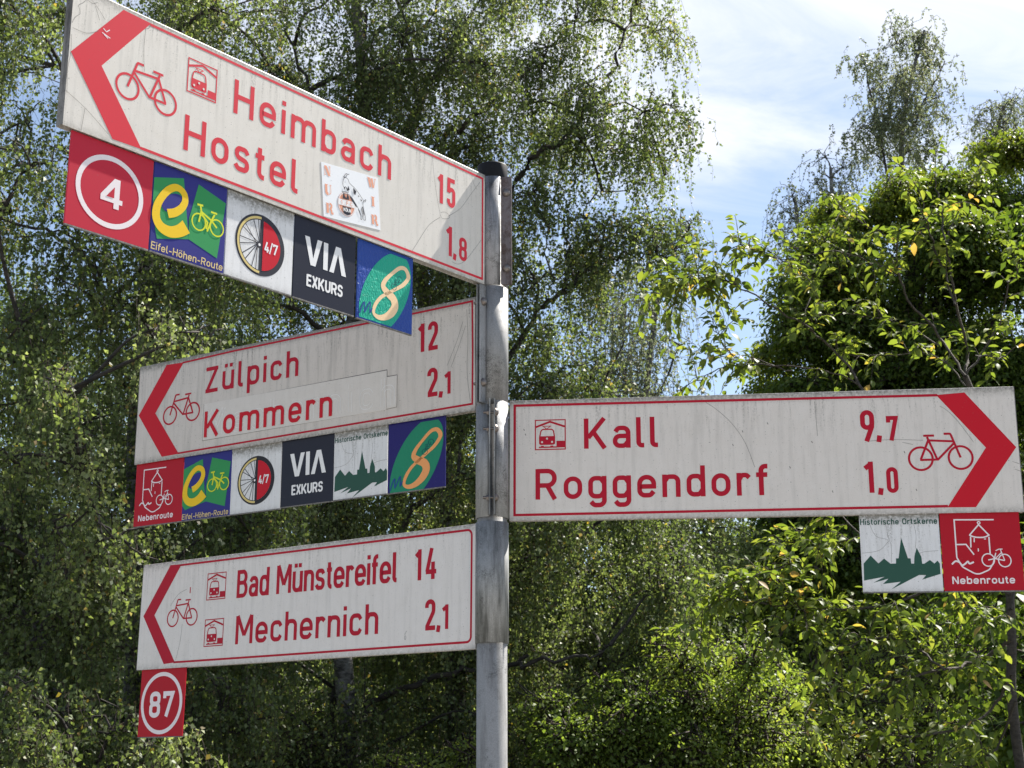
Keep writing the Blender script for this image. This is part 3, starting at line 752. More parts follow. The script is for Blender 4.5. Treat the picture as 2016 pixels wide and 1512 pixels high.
Ink().text('9', 701, -103.5, 63, 9.4, 8.8).text(',', 732, -101, 62, 9.4, 9.4).text('7', 751, -103, 49, 8.2, 7.4).build('lettering', M['red_dark'], SD, 'red number 9,7')
Ink().text('1', 702.5, -206, 62, 9.4, 9.2).text(',', 729, -206, 62, 9.4, 9.4).text('0', 745, -206.5, 50, 8.2, 7.2).build('lettering', M['red_dark'], SD, 'red number 1,0')
i = Ink(.0002)
for c in ([(398, -14), (420, -30), (450, -60), (475, -100), (492, -150)], [(715, -103), (760, -101), (820, -104)], [(780, -107), (800, -112)],
          [(856, -36), (870, -46), (890, -70), (915, -110)], [(985, -150), (998, -155)], [(988, -165), (1000, -170)], [(615, -20), (617, -90)]): i.ribbon(smooth_path(c, sub=4), .7)
for x, z in ((450, -102), (30, -60), (470, -75), (605, -100), (782, -125), (640, -200), (800, -200), (33, -70), (560, -150), (520, -60)): i.ribbon([(x, z), (x + 1.5, z - 4)], 1.5)
i.build('crack', M['hair'], SD)

# ------------------------------------------------------------------ the route plates under the signs
def clip_poly(pts, x0, z0, x1, z1):
    def cl(p, f, inter):
        o = []
        for i in range(len(p)):
            a, b = p[i - 1], p[i]
            if f(b):
                if not f(a): o.append(inter(a, b))
                o.append(b)
            elif f(a): o.append(inter(a, b))
        return o
    ix = lambda X: (lambda a, b: (X, a[1] + (b[1] - a[1]) * (X - a[0]) / (b[0] - a[0])))
    iz = lambda Zv: (lambda a, b: (a[0] + (b[0] - a[0]) * (Zv - a[1]) / (b[1] - a[1]), Zv))
    pts = cl(pts, lambda p: p[0] >= x0, ix(x0)); pts = cl(pts, lambda p: p[0] <= x1, ix(x1))
    pts = cl(pts, lambda p: p[1] >= z0, iz(z0)); pts = cl(pts, lambda p: p[1] <= z1, iz(z1))
    return pts


def plate(key, x0, x1, label, m, bottom=-.398, tilt=0.0, group='small route plates hung under the signs'):
    O, X, Z, N, L, H = SIGN[key]
    mw = frame_matrix(O, X, Z, N) @ Matrix.Translation((x0 / 1000, .006, -.250)) @ Matrix.Rotation(rad(tilt), 4, 'X')
    r = empty('route_plate', label, 'route plate', matrix=mw, group=group)
    w = (x1 - x0) / 1000
    link_mesh('board', box_mesh('board', 0, w, 0, .003, bottom + .250, .006, .0006), m, r)
    # fold seam of the holder along the lower edge
    link_mesh('rim', box_mesh('rim', .0005, w - .0005, -.0006, .0036, bottom + .250 - .0022, bottom + .250), M['edge'], r)
    return r


def art_four(r):
    i = Ink(); i.ring(77, -73.5, 59, 56, 8.5); i.build('ring', M['pinkwhite'], r)
    i = Ink()
    i.poly([(84, -49), (95, -49), (95, -82), (101, -82), (101, -90), (95, -90), (95, -99), (85, -99), (85, -90), (60, -90), (60, -81)])
    i.build('lettering', M['pinkwhite'], r, 'white number 4')
    Ink(.0006).poly([(85, -63), (85, -82), (70.5, -82)]).build('counter', M['plate_red_a'], r)


def art_87(r):
    i = Ink(); i.ring(75.5, -77, 66, 66, 9); i.build('ring', M['pinkwhite'], r)
    i = Ink(); i.text('8', 35, -108.5, 57, 10.5, 11.6).text('7', 80.5, -108, 56, 10.5, 12.0); i.build('lettering', M['pinkwhite'], r, 'white number 87')


def art_eifel(r, w, squash=False):
    k = w / 151.0; S = lambda p: [(a * k, b) for a, b in p]
    i = Ink()
    if squash: g1 = [(0, -24), (60, -6), (69, -72), (76, -108), (10, -122), (0, -110)]
    else: g1 = [(0.5, -22), (59, -5), (68, -60), (76, -108), (13, -125), (9, -112), (.5, -60)]
    i.poly(S(g1)); i.poly(S([(90, -6), (149, -22), (136, -125), (76, -108), (74, -73)]))
    i.build('green_field', M['green'], r, 'two green leaves of paper on blue')
    Ink(.0006).disc(39 * k, -55, 24 * k, 14, 38).build('blue_oval', M['plate_blue'], r)
    path = [(31, -76), (45, -70), (58, -58), (64, -44), (60, -31), (46, -26), (31, -34), (18, -50), (9, -70), (9, -90), (20, -103), (38, -106), (56, -99), (69, -88)]
    wd = np.interp(np.linspace(0, 1, 60), [0, .15, .35, .55, .75, .9, 1], [15, 13, 12, 13, 17, 20, 24])
    Ink(.0009).ribbon(S(smooth_path(path, sub=5)), 10, widths=wd * 1.02).build('letter_symbol', M['yellow'], r, 'fat yellow letter e')
    i = Ink(.0009)
    for c in ((94, -72), (132, -72)): i.ring(c[0] * k, c[1], 14 * k, 14.5, 2.6, 26)
    for p in ([(94, -72), (98, -52), (96, -43)], [(89, -42), (101, -41)], [(98, -55), (112, -68), (110, -80)], [(99, -53), (120, -62), (132, -72)], [(112, -84), (120, -62), (126, -50)], [(118, -47), (131, -47)]):
        i.ribbon(S(p), 3.4)
    i.build('bicycle_symbol', M['lemon'], r, 'yellow bicycle')
    i = Ink(.0006); i.text('Eifel-Höhen-Route', 2, -144.5, 13, 1.8, None, total=w - 5, skew=.06); i.build('lettering', M['sand'], r, 'yellow words Eifel-Höhen-Route')


def art_wheel(r, black):
    cx, cz, R = 76, -75, 56
    i = Ink(); i.ring(cx, cz, R - 2, R - 2, 4, 30, 90, 270); i.ring(cx, cz, R - 9.3, R - 9.3, 1.6, 30, 90, 270)
    i.ring(cx, cz, R - 5, R - 5, 10, 30, -90, 90); i.rect(cx - 2, cz - R, cx + 5.5, cz + R)
    for a0 in (98, 112, 139, 150, 174, 190, 212, 226, 248, 260):
        a = rad(a0); b = rad(a0 + (14 if (a0 % 2) else -14) * 2.2)
        i.ribbon([(cx - 3 + 5 * math.cos(b), cz + 5 * math.sin(b)), (cx + (R - 10) * math.cos(a), cz + (R - 10) * math.sin(a))], 1.5)
    i.disc(cx - 2, cz, 6.5, a0=90, a1=270); i.build('wheel_symbol', M[black], r, 'half wheel with spokes and black rim')
    Ink(.0006).ring(cx, cz, R - 6.2, R - 6.2, 4.4, 30, 90, 270).build('wheel_rim', M['gold'], r)
    i = Ink(.0006); i.poly([(cx + 5.5, cz + R - 10.5)] + [(cx + (R - 10) * math.cos(rad(t)), cz + (R - 10) * math.sin(rad(t))) for t in range(83, -84, -6)] + [(cx + 5.5, cz - R + 10.5)])
    i.build('red_half', M['red'], r)
    i = Ink(.0009); i.text('4', 85, -84.5, 19, 3.2, 3.1).text('/', 96.5, -84.5, 19, 2.6, 3).text('7', 104.5, -84.5, 19, 3.2, 3.6); i.build('lettering', M['white'], r, 'white number 4/7')
    Ink(.0012).disc(cx - 2.5, cz, 2.6, n=14).build('hub', M['white'], r)


def art_via(r):
    i = Ink()
    i.poly([(25, -27), (36.5, -27), (46.5, -66), (56, -27), (67.5, -27), (52.5, -79.5), (40.5, -79.5)])
    i.rect(71.5, -79.5, 82.5, -27)
    i.poly([(87, -79.5), (98, -79.5), (108, -41), (118, -79.5), (129.5, -79.5), (114.5, -27), (102, -27)])
    i.text('EXKURS', 32, -120.5, 22, 4.3, 3.05, total=90); i.build('lettering', M['white'], r, 'white words VIA and EXKURS')


def art_m8(r, w, base, eight):
    pts = []
    c, d = math.cos(rad(58)), math.sin(rad(58))
    for t in range(0, 360, 5):
        x, z = 100 * math.cos(rad(t)), 53 * math.sin(rad(t)); pts.append((75 + x * c - z * d, -84 + x * d + z * c))
    Ink().poly(clip_poly(pts, 1, -146.5, w - 1, -1)).build('oval', M[base], r)
    path = [(137, -36), (128, -22), (112, -24), (92, -40), (74, -58), (68, -72), (80, -82), (96, -90), (101, -104), (91, -120), (74, -132), (56, -136), (44, -130), (48, -114), (62, -96), (82, -82), (104, -68), (124, -54)]
    wd = np.interp(np.linspace(0, 1, len(path) * 6), [0, .08, .18, .28, .36, .42, .5, .58, .66, .74, .85, 1], [11, 8, 7, 12, 17, 19, 17, 11, 7, 8, 6, 9])
    Ink(.0006).ribbon(smooth_path(path, True, 6), 6, True, widths=wd).build('figure_symbol', M[eight], r, 'tall slanting figure 8')
    i = Ink(.0009); i.ribbon(smooth_path([(7, -140), (13, -124), (19, -116), (20, -134), (29, -118), (34, -113), (34, -132), (40, -122)], sub=4), 3); i.build('lettering', M['scribble'], r, 'blue hand-painted letter M')
    i = Ink(.0009); i.ring(97, -66, 7, 6, .9, 20); i.ring(113, -47, 7, 6, .9, 20)
    for p in ([(97, -66), (100, -54), (108, -56), (113, -47)], [(98, -52), (104, -50), (102, -60), (110, -60)]): i.ribbon(p, .9)
    i.build('bicycle_symbol', M['bike_ink'], r)


def art_orts(r):
    i = Ink(); i.poly([(4, -93), (18, -78), (32, -93.5), (43, -84), (54.5, -94), (65, -94), (65.5, -84), (70.5, -84), (77.5, -44), (88, -84), (93, -84.5), (93.5, -94.5), (99, -94.5), (100.5, -80), (105.7, -64), (113.5, -82), (114, -95), (118, -95), (129, -88), (137, -95), (143, -89.5), (147, -95), (147, -115), (112, -125.5), (120, -117), (107, -116.5), (53, -143.6), (72, -129), (38, -133), (49, -123), (20, -130.5), (42, -119), (3, -126)])
    i.build('skyline_print', M['deep_green'], r, 'dark green village skyline with two spires')
    i = Ink(); i.text('Historische Ortskerne', 1.5, -18, 11.5, 1.9, None, total=146); i.build('lettering', M['deep_green'], r, 'dark words Historische Ortskerne')
    i = Ink(.0002)
    for c in ([(50, -18), (54, -45), (58, -60), (56, -93)], [(103, -18), (106, -40), (103, -66)], [(2, -73), (35, -68), (54, -50)], [(110, -75), (120, -72), (146, -70)], [(20, -18), (30, -40), (52, -47)]): i.ribbon(smooth_path(c, sub=4), .5)
    i.build('crack', M['hair'], r)


def art_neben(r):
    i = Ink()
    i.ribbon(fillet([(101, -12), (27, -11), (27, -84, 3), (36, -102, 12), (63, -118, 18), (86, -108, 10), (93, -97)]), 2.6)
    i.ribbon([(27, -59), (46, -59), (59.5, -79)], 2.6)
    i.ribbon([(54, -41), (72, -21), (90, -42)], 2.6); i.ribbon(smooth_path([(53, -41), (63, -45), (74, -46), (83, -45), (91, -41)], sub=4), 2.6)
    i.ribbon([(55.5, -44), (54.5, -65)], 2.6); i.ribbon([(89.5, -45), (89.5, -78)], 2.6); i.ring(72.5, -17.5, 2.4, 2.4, 2, 12)
    i.ribbon([(62, -47), (61.5, -55)], 2); i.ribbon([(68, -67), (68, -73)], 2); i.ribbon([(80, -49), (84, -49)], 1.8)
    i.ribbon(smooth_path([(17, -97), (24, -91), (31, -93), (36, -99), (42, -96), (47, -92), (50, -96), (58, -93)], sub=4), 3.2)
    i.ring(85, -89.5, 11.5, 12, 2.2, 28); i.ring(115.5, -91, 11.5, 12, 2.2, 28)
    i.ribbon([(85, -89.5), (98, -87), (115, -91)], 2.2); i.ribbon([(93, -98), (100, -76)], 2.2); i.ribbon([(115.5, -91), (109, -70)], 1.8); i.ribbon([(100, -72), (106, -69), (113, -69)], 1.8)
    i.ribbon([(97, -88), (110, -76)], 1.8)
    i.build('castle_symbol', M['pinkwhite'], r, 'white line drawing of a castle tower and a bicycle')
    i = Ink(); i.text('Nebenroute', 15.5, -134.5, 14, 2.6, None, total=116); i.build('lettering', M['pinkwhite'], r, 'white word Nebenroute')


PL = {}
r = plate('A', 22, 178, 'red plate with a ringed white 4, far left under the topmost sign', M['plate_red_a']); art_four(r)
r = plate('A', 180, 332, 'blue and green Eifel-Höhen-Route plate with yellow e under the topmost sign', M['plate_blue']); art_eifel(r, 152)
r = plate('A', 334, 486, 'white 4/7 half-wheel plate in the middle of the row under the topmost sign', M['plate_white']); art_wheel(r, 'charcoal')
r = plate('A', 488.5, 641, 'dark VIA EXKURS plate under the topmost sign', M['plate_dark'], bottom=-.3985); art_via(r)
r = plate('A', 648, 798, 'crinkled blue and teal M8 plate overlapping the Zülpich sign', M['plate_blue_b'], bottom=-.3995); art_m8(r, 150, 'teal', 'peach')  # its lighter film colours also carry the sunlight on this plate
r = plate('B', 3, 161, 'red Nebenroute plate with a castle, far left under the Kommern sign', M['plate_red'], bottom=-.3965); art_neben(r)
r = plate('B', 163, 314.5, 'blue and green Eifel-Höhen-Route plate with yellow e under the Kommern sign', M['plate_blue'], bottom=-.3965); art_eifel(r, 151.5, True)
r = plate('B', 316, 467, 'white 4/7 half-wheel plate under the Kommern sign', M['plate_white'], bottom=-.3965); art_wheel(r, 'ink')
r = plate('B', 467.8, 618.2, 'dark VIA EXKURS plate under the Kommern sign', M['plate_dark'], bottom=-.3945); art_via(r)
r = plate('B', 619.5, 765.5, 'white Historische Ortskerne plate under the Kommern sign', M['plate_white'], bottom=-.394); art_orts(r)
r = plate('B', 768, 917, 'dark blue and green M8 plate, nearest the pole under the Kommern sign', M['navy'], bottom=-.3945); art_m8(r, 149, 'sea', 'orange')
r = plate('C', 13.5, 165, 'red plate with a ringed white 87 hanging alone under the lowest left sign', M['plate_red'], bottom=-.4025); art_87(r)
r = plate('D', 689, 839.5, 'white Historische Ortskerne plate under the Roggendorf sign', M['plate_white']); art_orts(r)
r = plate('D', 841.5, 990, 'red Nebenroute plate with a castle at the right end under the Roggendorf sign', M['plate_red']); art_neben(r)

# ------------------------------------------------------------------ the pole and the clamps
pole = empty('signpost', 'round galvanised steel pole with black cap that carries all four signs', 'signpost', (0, 0, 0))
V, F = lathe([(POLE_R, -.4), (POLE_R, 2.80)], 48)
o = link_mesh('pole', mesh_from('pole', V, F, False), M['galv'], pole)
for p in o.data.polygons: p.use_smooth = len(p.vertices) == 4
V, F = lathe([(POLE_R + .0014, 2.790), (POLE_R + .0022, 2.793), (POLE_R + .0022, 2.8265), (POLE_R + .0012, 2.8290), (.02, 2.8302), (.001, 2.8306)], 40)
o = link_mesh('cap', mesh_from('cap', V, F, False), M['cap'], pole)
for p in o.data.polygons: p.use_smooth = len(p.vertices) == 4
V, F = lathe([(.16, -.05), (.16, .012), (.15, .02)], 32)
link_mesh('footing', mesh_from('footing', V, F), M['edge'], pole)


def clamp(sgn, z0, z1, fdir, m, mf, side, flange, bolts, tail=.012, gapw=.010, off=0.0):
    """collar with two flanges and bolts, as parts and sub-parts of the sign it holds"""
    R = POLE_R + .0009
    W = sgn.matrix_world.copy(); inv = W.inverted()
    c = link_mesh('clamp', collar_mesh(z0, z1, R, fdir - math.degrees(math.asin(off / R)), gapw), m, sgn); c.matrix_basis = inv
    ra = math.sqrt(R * R - off * off)
    for p in c.data.polygons: p.use_smooth = True
    a = rad(fdir); d = Vector((math.cos(a), math.sin(a), 0)); t = Vector((-math.sin(a), math.cos(a), 0))
    for s in (-1, 1):
        y0, y1 = (gapw / 2 - .0024, gapw / 2) if s > 0 else (-gapw / 2, -gapw / 2 + .0024)
        f = link_mesh('flange', box_mesh('flange', ra - .001, ra + flange, y0 - off, y1 - off, z0 + .001, z1 - .001, .0006), mf, c)
        f.matrix_basis = Matrix.Rotation(a, 4, 'Z')
    for zb in bolts:
        loc = d * (ra + flange * .5) - t * off + Vector((0, 0, zb))
        mw = Matrix.Translation(loc) @ (t * side).to_track_quat('X', 'Z').to_matrix().to_4x4()
        V, F = lathe([(.0003, .0076), (.0036, .0070), (.0066, .0050), (.0086, .0018), (.0090, 0)][::-1], 18, 'x')
        V = [(x + gapw / 2, y, z) for x, y, z in V]; nv = len(V)
        V2, F2 = lathe([(.0031, -gapw / 2 - tail), (.0031, gapw / 2)], 10, 'x')
        V3, F3 = lathe([(.0062, -gapw / 2 - .005), (.0062, -gapw / 2)], 6, 'x')
        VV = V + V2 + V3; FF = F + [tuple(q + nv for q in f) for f in F2] + [tuple(q + nv + len(V2) for q in f) for f in F3]
        b = link_mesh('bolt', mesh_from('bolt', VV, FF), M['bolt'], c); b.matrix_basis = mw
    return c


clamp(SA, 2.5535, 2.7950, -7, M['galv4'], M['rusty'], -1, .0215, (2.757, 2.589), gapw=.009, off=.0215)
clamp(SB, 2.2990, 2.5515, 238, M['galv'], M['galv2'], 1, .022, (2.5143, 2.3419))
clamp(SD, 2.0690, 2.3070, 270.5, M['galv2'], M['galv3'], 1, .022, (2.279, 2.245, 2.105), gapw=.012)
clamp(SCN, 1.8225, 2.0600, 62, M['galv3'], M['galv2'], -1, .026, (2.02, 1.856))

# ------------------------------------------------------------------ vegetation materials
def leaf_mat(name, stops, transl=.35, rough=.42, gloss=.5, tc=(1.45, 1.5, .6)):
    """stops: list of (pos, colour) looked up by the per-leaf tint"""
    k = Nodes(name)
    at = k.n('ShaderNodeAttribute'); at.attribute_name = 'tint'
    rp = k.n('ShaderNodeValToRGB'); cr = rp.color_ramp
    while len(cr.elements) < len(stops): cr.elements.new(.5)
    for e, (p, c) in zip(cr.elements, stops): e.position = p; e.color = (*c, 1)
    k.lk(at.outputs['Fac'], rp.inputs[0])
    k.lk(rp.outputs[0], k.b.inputs['Base Color']); k.b.inputs['Roughness'].default_value = rough
    k.b.inputs['Specular IOR Level'].default_value = gloss
    tr = k.n('ShaderNodeBsdfTranslucent')
    tcol = k.mix(1.0, rp.outputs[0], tc, 'MULTIPLY'); k.lk(tcol, tr.inputs['Color'])
    ms = k.n('ShaderNodeMixShader'); ms.inputs[0].default_value = transl
    out = k.N['Material Output']
    k.lk(k.b.outputs[0], ms.inputs[1]); k.lk(tr.outputs[0], ms.inputs[2]); k.lk(ms.outputs[0], out.inputs[0])
    return k.m


def bark_mat(name, c1, c2, scale=(9, 9, 30), lo=.45, hi=.6):
    k = Nodes(name); v = k.coord(scale)
    col = k.mix(k.noise(v, 1.0, 5, .7, lo, hi), c1, c2)
    k.lk(col, k.b.inputs['Base Color']); k.b.inputs['Roughness'].default_value = .85
    k.bump(k.noise(v, 1.6, 4, .7, .3, .7), .5, .02)
    return k.m


BIRCH = leaf_mat('birch_leaf', [(0, (.082, .112, .042)), (.40, (.140, .178, .066)), (.75, (.215, .255, .112)), (.93, (.31, .34, .18)), (.965, (.24, .17, .09)), (1, (.50, .36, .05))], .48, .50, .42, (1.35, 1.42, .72))
BIRCH_FAR = leaf_mat('far_birch_leaf', [(0, (.15, .175, .10)), (.6, (.20, .23, .14)), (1, (.26, .26, .17))], .46, .55, .35, (1.15, 1.2, .85))  # leaf colours paled to stand in for haze over the distance
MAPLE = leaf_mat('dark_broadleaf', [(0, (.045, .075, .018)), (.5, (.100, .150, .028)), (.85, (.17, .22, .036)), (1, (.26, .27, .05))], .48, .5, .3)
CHERRY = leaf_mat('cherry_leaf', [(0, (.085, .130, .030)), (.5, (.150, .195, .044)), (.86, (.24, .26, .066)), (.93, (.42, .34, .09)), (1, (.45, .28, .12))], .48, .52, .28)
BUSH = leaf_mat('bush_leaf', [(0, (.13, .185, .042)), (.5, (.205, .265, .066)), (1, (.30, .33, .11))], .56, .5, .35)
SHADE = leaf_mat('understorey_leaf', [(0, (.085, .118, .042)), (.6, (.14, .18, .064)), (.95, (.19, .21, .09)), (1, (.18, .12, .06))], .42, .55, .3, (1.3, 1.4, .7))
BARK_B = bark_mat('birch_bark', (.22, .21, .195), (.035, .030, .026), (7, 7, 22), .40, .60)
BARK_D = bark_mat('dark_bark', (.050, .040, .033), (.020, .016, .014))
BARK_C = bark_mat('cherry_bark', (.085, .068, .055), (.05, .038, .03), (30, 30, 60))
TWIG = bark_mat('twig_bark', (.065, .045, .035), (.035, .025, .02))
RNG = np.random.default_rng(7)


def unit(a): return a / np.maximum(np.linalg.norm(a, axis=-1, keepdims=True), 1e-9)


def tube_batch(paths, radii, sides=3):
    """paths (n,m,3), radii (n,m) -> V,F quads"""
    n, m, _ = paths.shape
    T = np.gradient(paths, axis=1); T = unit(T)
    ref = np.where(np.abs(T[..., 2:3]) > .9, np.array([1., 0, 0]), np.array([0, 0, 1.]))
    A = unit(np.cross(T, ref)); B = np.cross(T, A)
    ang = np.arange(sides) * 2 * np.pi / sides
    V = paths[:, :, None, :] + radii[:, :, None, None] * (np.cos(ang)[None, None, :, None] * A[:, :, None, :] + np.sin(ang)[None, None, :, None] * B[:, :, None, :])
    V = V.reshape(-1, 3)
    i = np.arange(n)[:, None, None] * m * sides; j = np.arange(m - 1)[None, :, None] * sides; k = np.arange(sides)[None, None, :]
    k2 = (k + 1) % sides
    a = i + j + k; b = i + j + k2; c = b + sides; d = a + sides
    return V, np.stack([a, b, c, d], -1).reshape(-1, 4)


class Wood:
    def __init__(s): s.V = []; s.F = []; s.n = 0

    def add(s, V, F): s.V.append(V); s.F.append(F + s.n); s.n += len(V)

    def limb(s, pts, r0, r1, sides=8, sub=5, wob=0.0):
        p = np.array(smooth3(pts, sub)); n = len(p)
        if wob: p[1:-1] += RNG.normal(0, wob, (n - 2, 3))
        r = np.linspace(r0, r1, n)
        V, F = tube_batch(p[None], r[None], sides); s.add(V, F); return p

    def build(s, name, m, parent, smooth=True):
        if not s.V: return None
        return link_mesh(name, fast_mesh(name, np.concatenate(s.V), np.concatenate(s.F), None, smooth), m, parent)


def smooth3(pts, sub=5):
    p = np.array(pts, float); n = len(p); out = []
    for i in range(n - 1):
        a, b, c, d = p[max(i - 1, 0)], p[i], p[i + 1], p[min(i + 2, n - 1)]
        for q in range(sub):
            t = q / sub
            out.append(.5 * (2 * b + (c - a) * t + (2 * a - 5 * b + 4 * c - d) * t * t + (3 * b - a - 3 * c + d) * t ** 3))
    out.append(p[-1]); return out


def leaf_quads(Pt, T, Nn, L, W, fold=.12):
    B = unit(np.cross(T, Nn)); L = L[:, None]; W = W[:, None]
    v0 = Pt; v2 = Pt + T * L - Nn * L * .10
    v1 = Pt + T * L * .40 + B * W * .5 + Nn * L * fold; v3 = Pt + T * L * .40 - B * W * .5 + Nn * L * fold
    V = np.stack([v0, v1, v2, v3], 1).reshape(-1, 3)
    F = np.arange(len(Pt) * 4).reshape(-1, 4)
    return V, F


def rand_dir(n, up=0.0):
    d = RNG.normal(size=(n, 3)); d[:, 2] += up; return unit(d)


def in_ellipsoid(n, c, r, shell=0.0):
    d = rand_dir(n); q = RNG.random(n) ** (1 / 3.0) if not shell else 1 - shell * RNG.random(n) ** 1.3
    return np.asarray(c) + d * q[:, None] * np.asarray(r)


def birch_foliage(starts, length, perm, leaf=.029, away=None, spread=.35, twig_r=.0022, droop=1.0, seg=4):
    """drooping twigs from start points; returns wood arrays and leaf arrays"""
    n = len(starts)
    Lg = length * RNG.uniform(.45, 1.25, n)
    az = RNG.uniform(0, 2 * np.pi, n)
    H = np.stack([np.cos(az), np.sin(az), np.zeros(n)], 1) * (spread * Lg * RNG.uniform(.3, 1.2, n))[:, None]
    t = np.linspace(0, 1, seg)
    out = (1 - (1 - t) ** 2)
    fall = (t ** 1.5) * droop
    up = RNG.uniform(.0, .22, n)
    path = starts[:, None, :] + H[:, None, :] * out[None, :, None]
    path[:, :, 2] += (Lg * up)[:, None] * np.sin(np.pi * np.minimum(t * 1.6, 1))[None, :] - Lg[:, None] * fall[None, :]
    path[:, 1:] += RNG.normal(0, .02, path[:, 1:].shape)
    rr = np.linspace(twig_r, twig_r * .35, seg)[None].repeat(n, 0)
    WV, WF = tube_batch(path, rr, 3)
    per = np.maximum(3, (perm * Lg / length).astype(int)); idx = np.repeat(np.arange(n), per); k = len(idx)
    tt = RNG.random(k) ** .85 * (seg - 1); i0 = np.minimum(tt.astype(int), seg - 2); fr = (tt - i0)[:, None]
    pos = path[idx, i0] * (1 - fr) + path[idx, i0 + 1] * fr
    off = rand_dir(k, -.25); pos = pos + off * RNG.uniform(.006, .030, k)[:, None]
    T = unit(off * .7 + RNG.normal(0, .55, (k, 3)) + np.array([0, 0, -.6]))
    Nn = unit(np.cross(T, rand_dir(k)))
    L = leaf * RNG.uniform(.65, 1.25, k); V, F = leaf_quads(pos, T, Nn, L, L * RNG.uniform(.68, .9, k))
    # tint varies from twig to twig and leaf to leaf
    tb = RNG.normal(.40 + RNG.normal(0, .17), .15, n)[idx] + RNG.normal(0, .18, k)
    tint = np.clip(tb, 0, .93)
    y = RNG.random(k); tint = np.where(y < .012, RNG.uniform(.95, 1, k), tint)
    ty = RNG.random(n)[idx]; tint = np.where((ty < .03) & (RNG.random(k) < .5), RNG.uniform(.93, .985, k), tint)
    return WV, WF, V, F, tint


def tree(name, label, cat, base, group=None):
    return empty(name, label, cat, tuple(base), group)


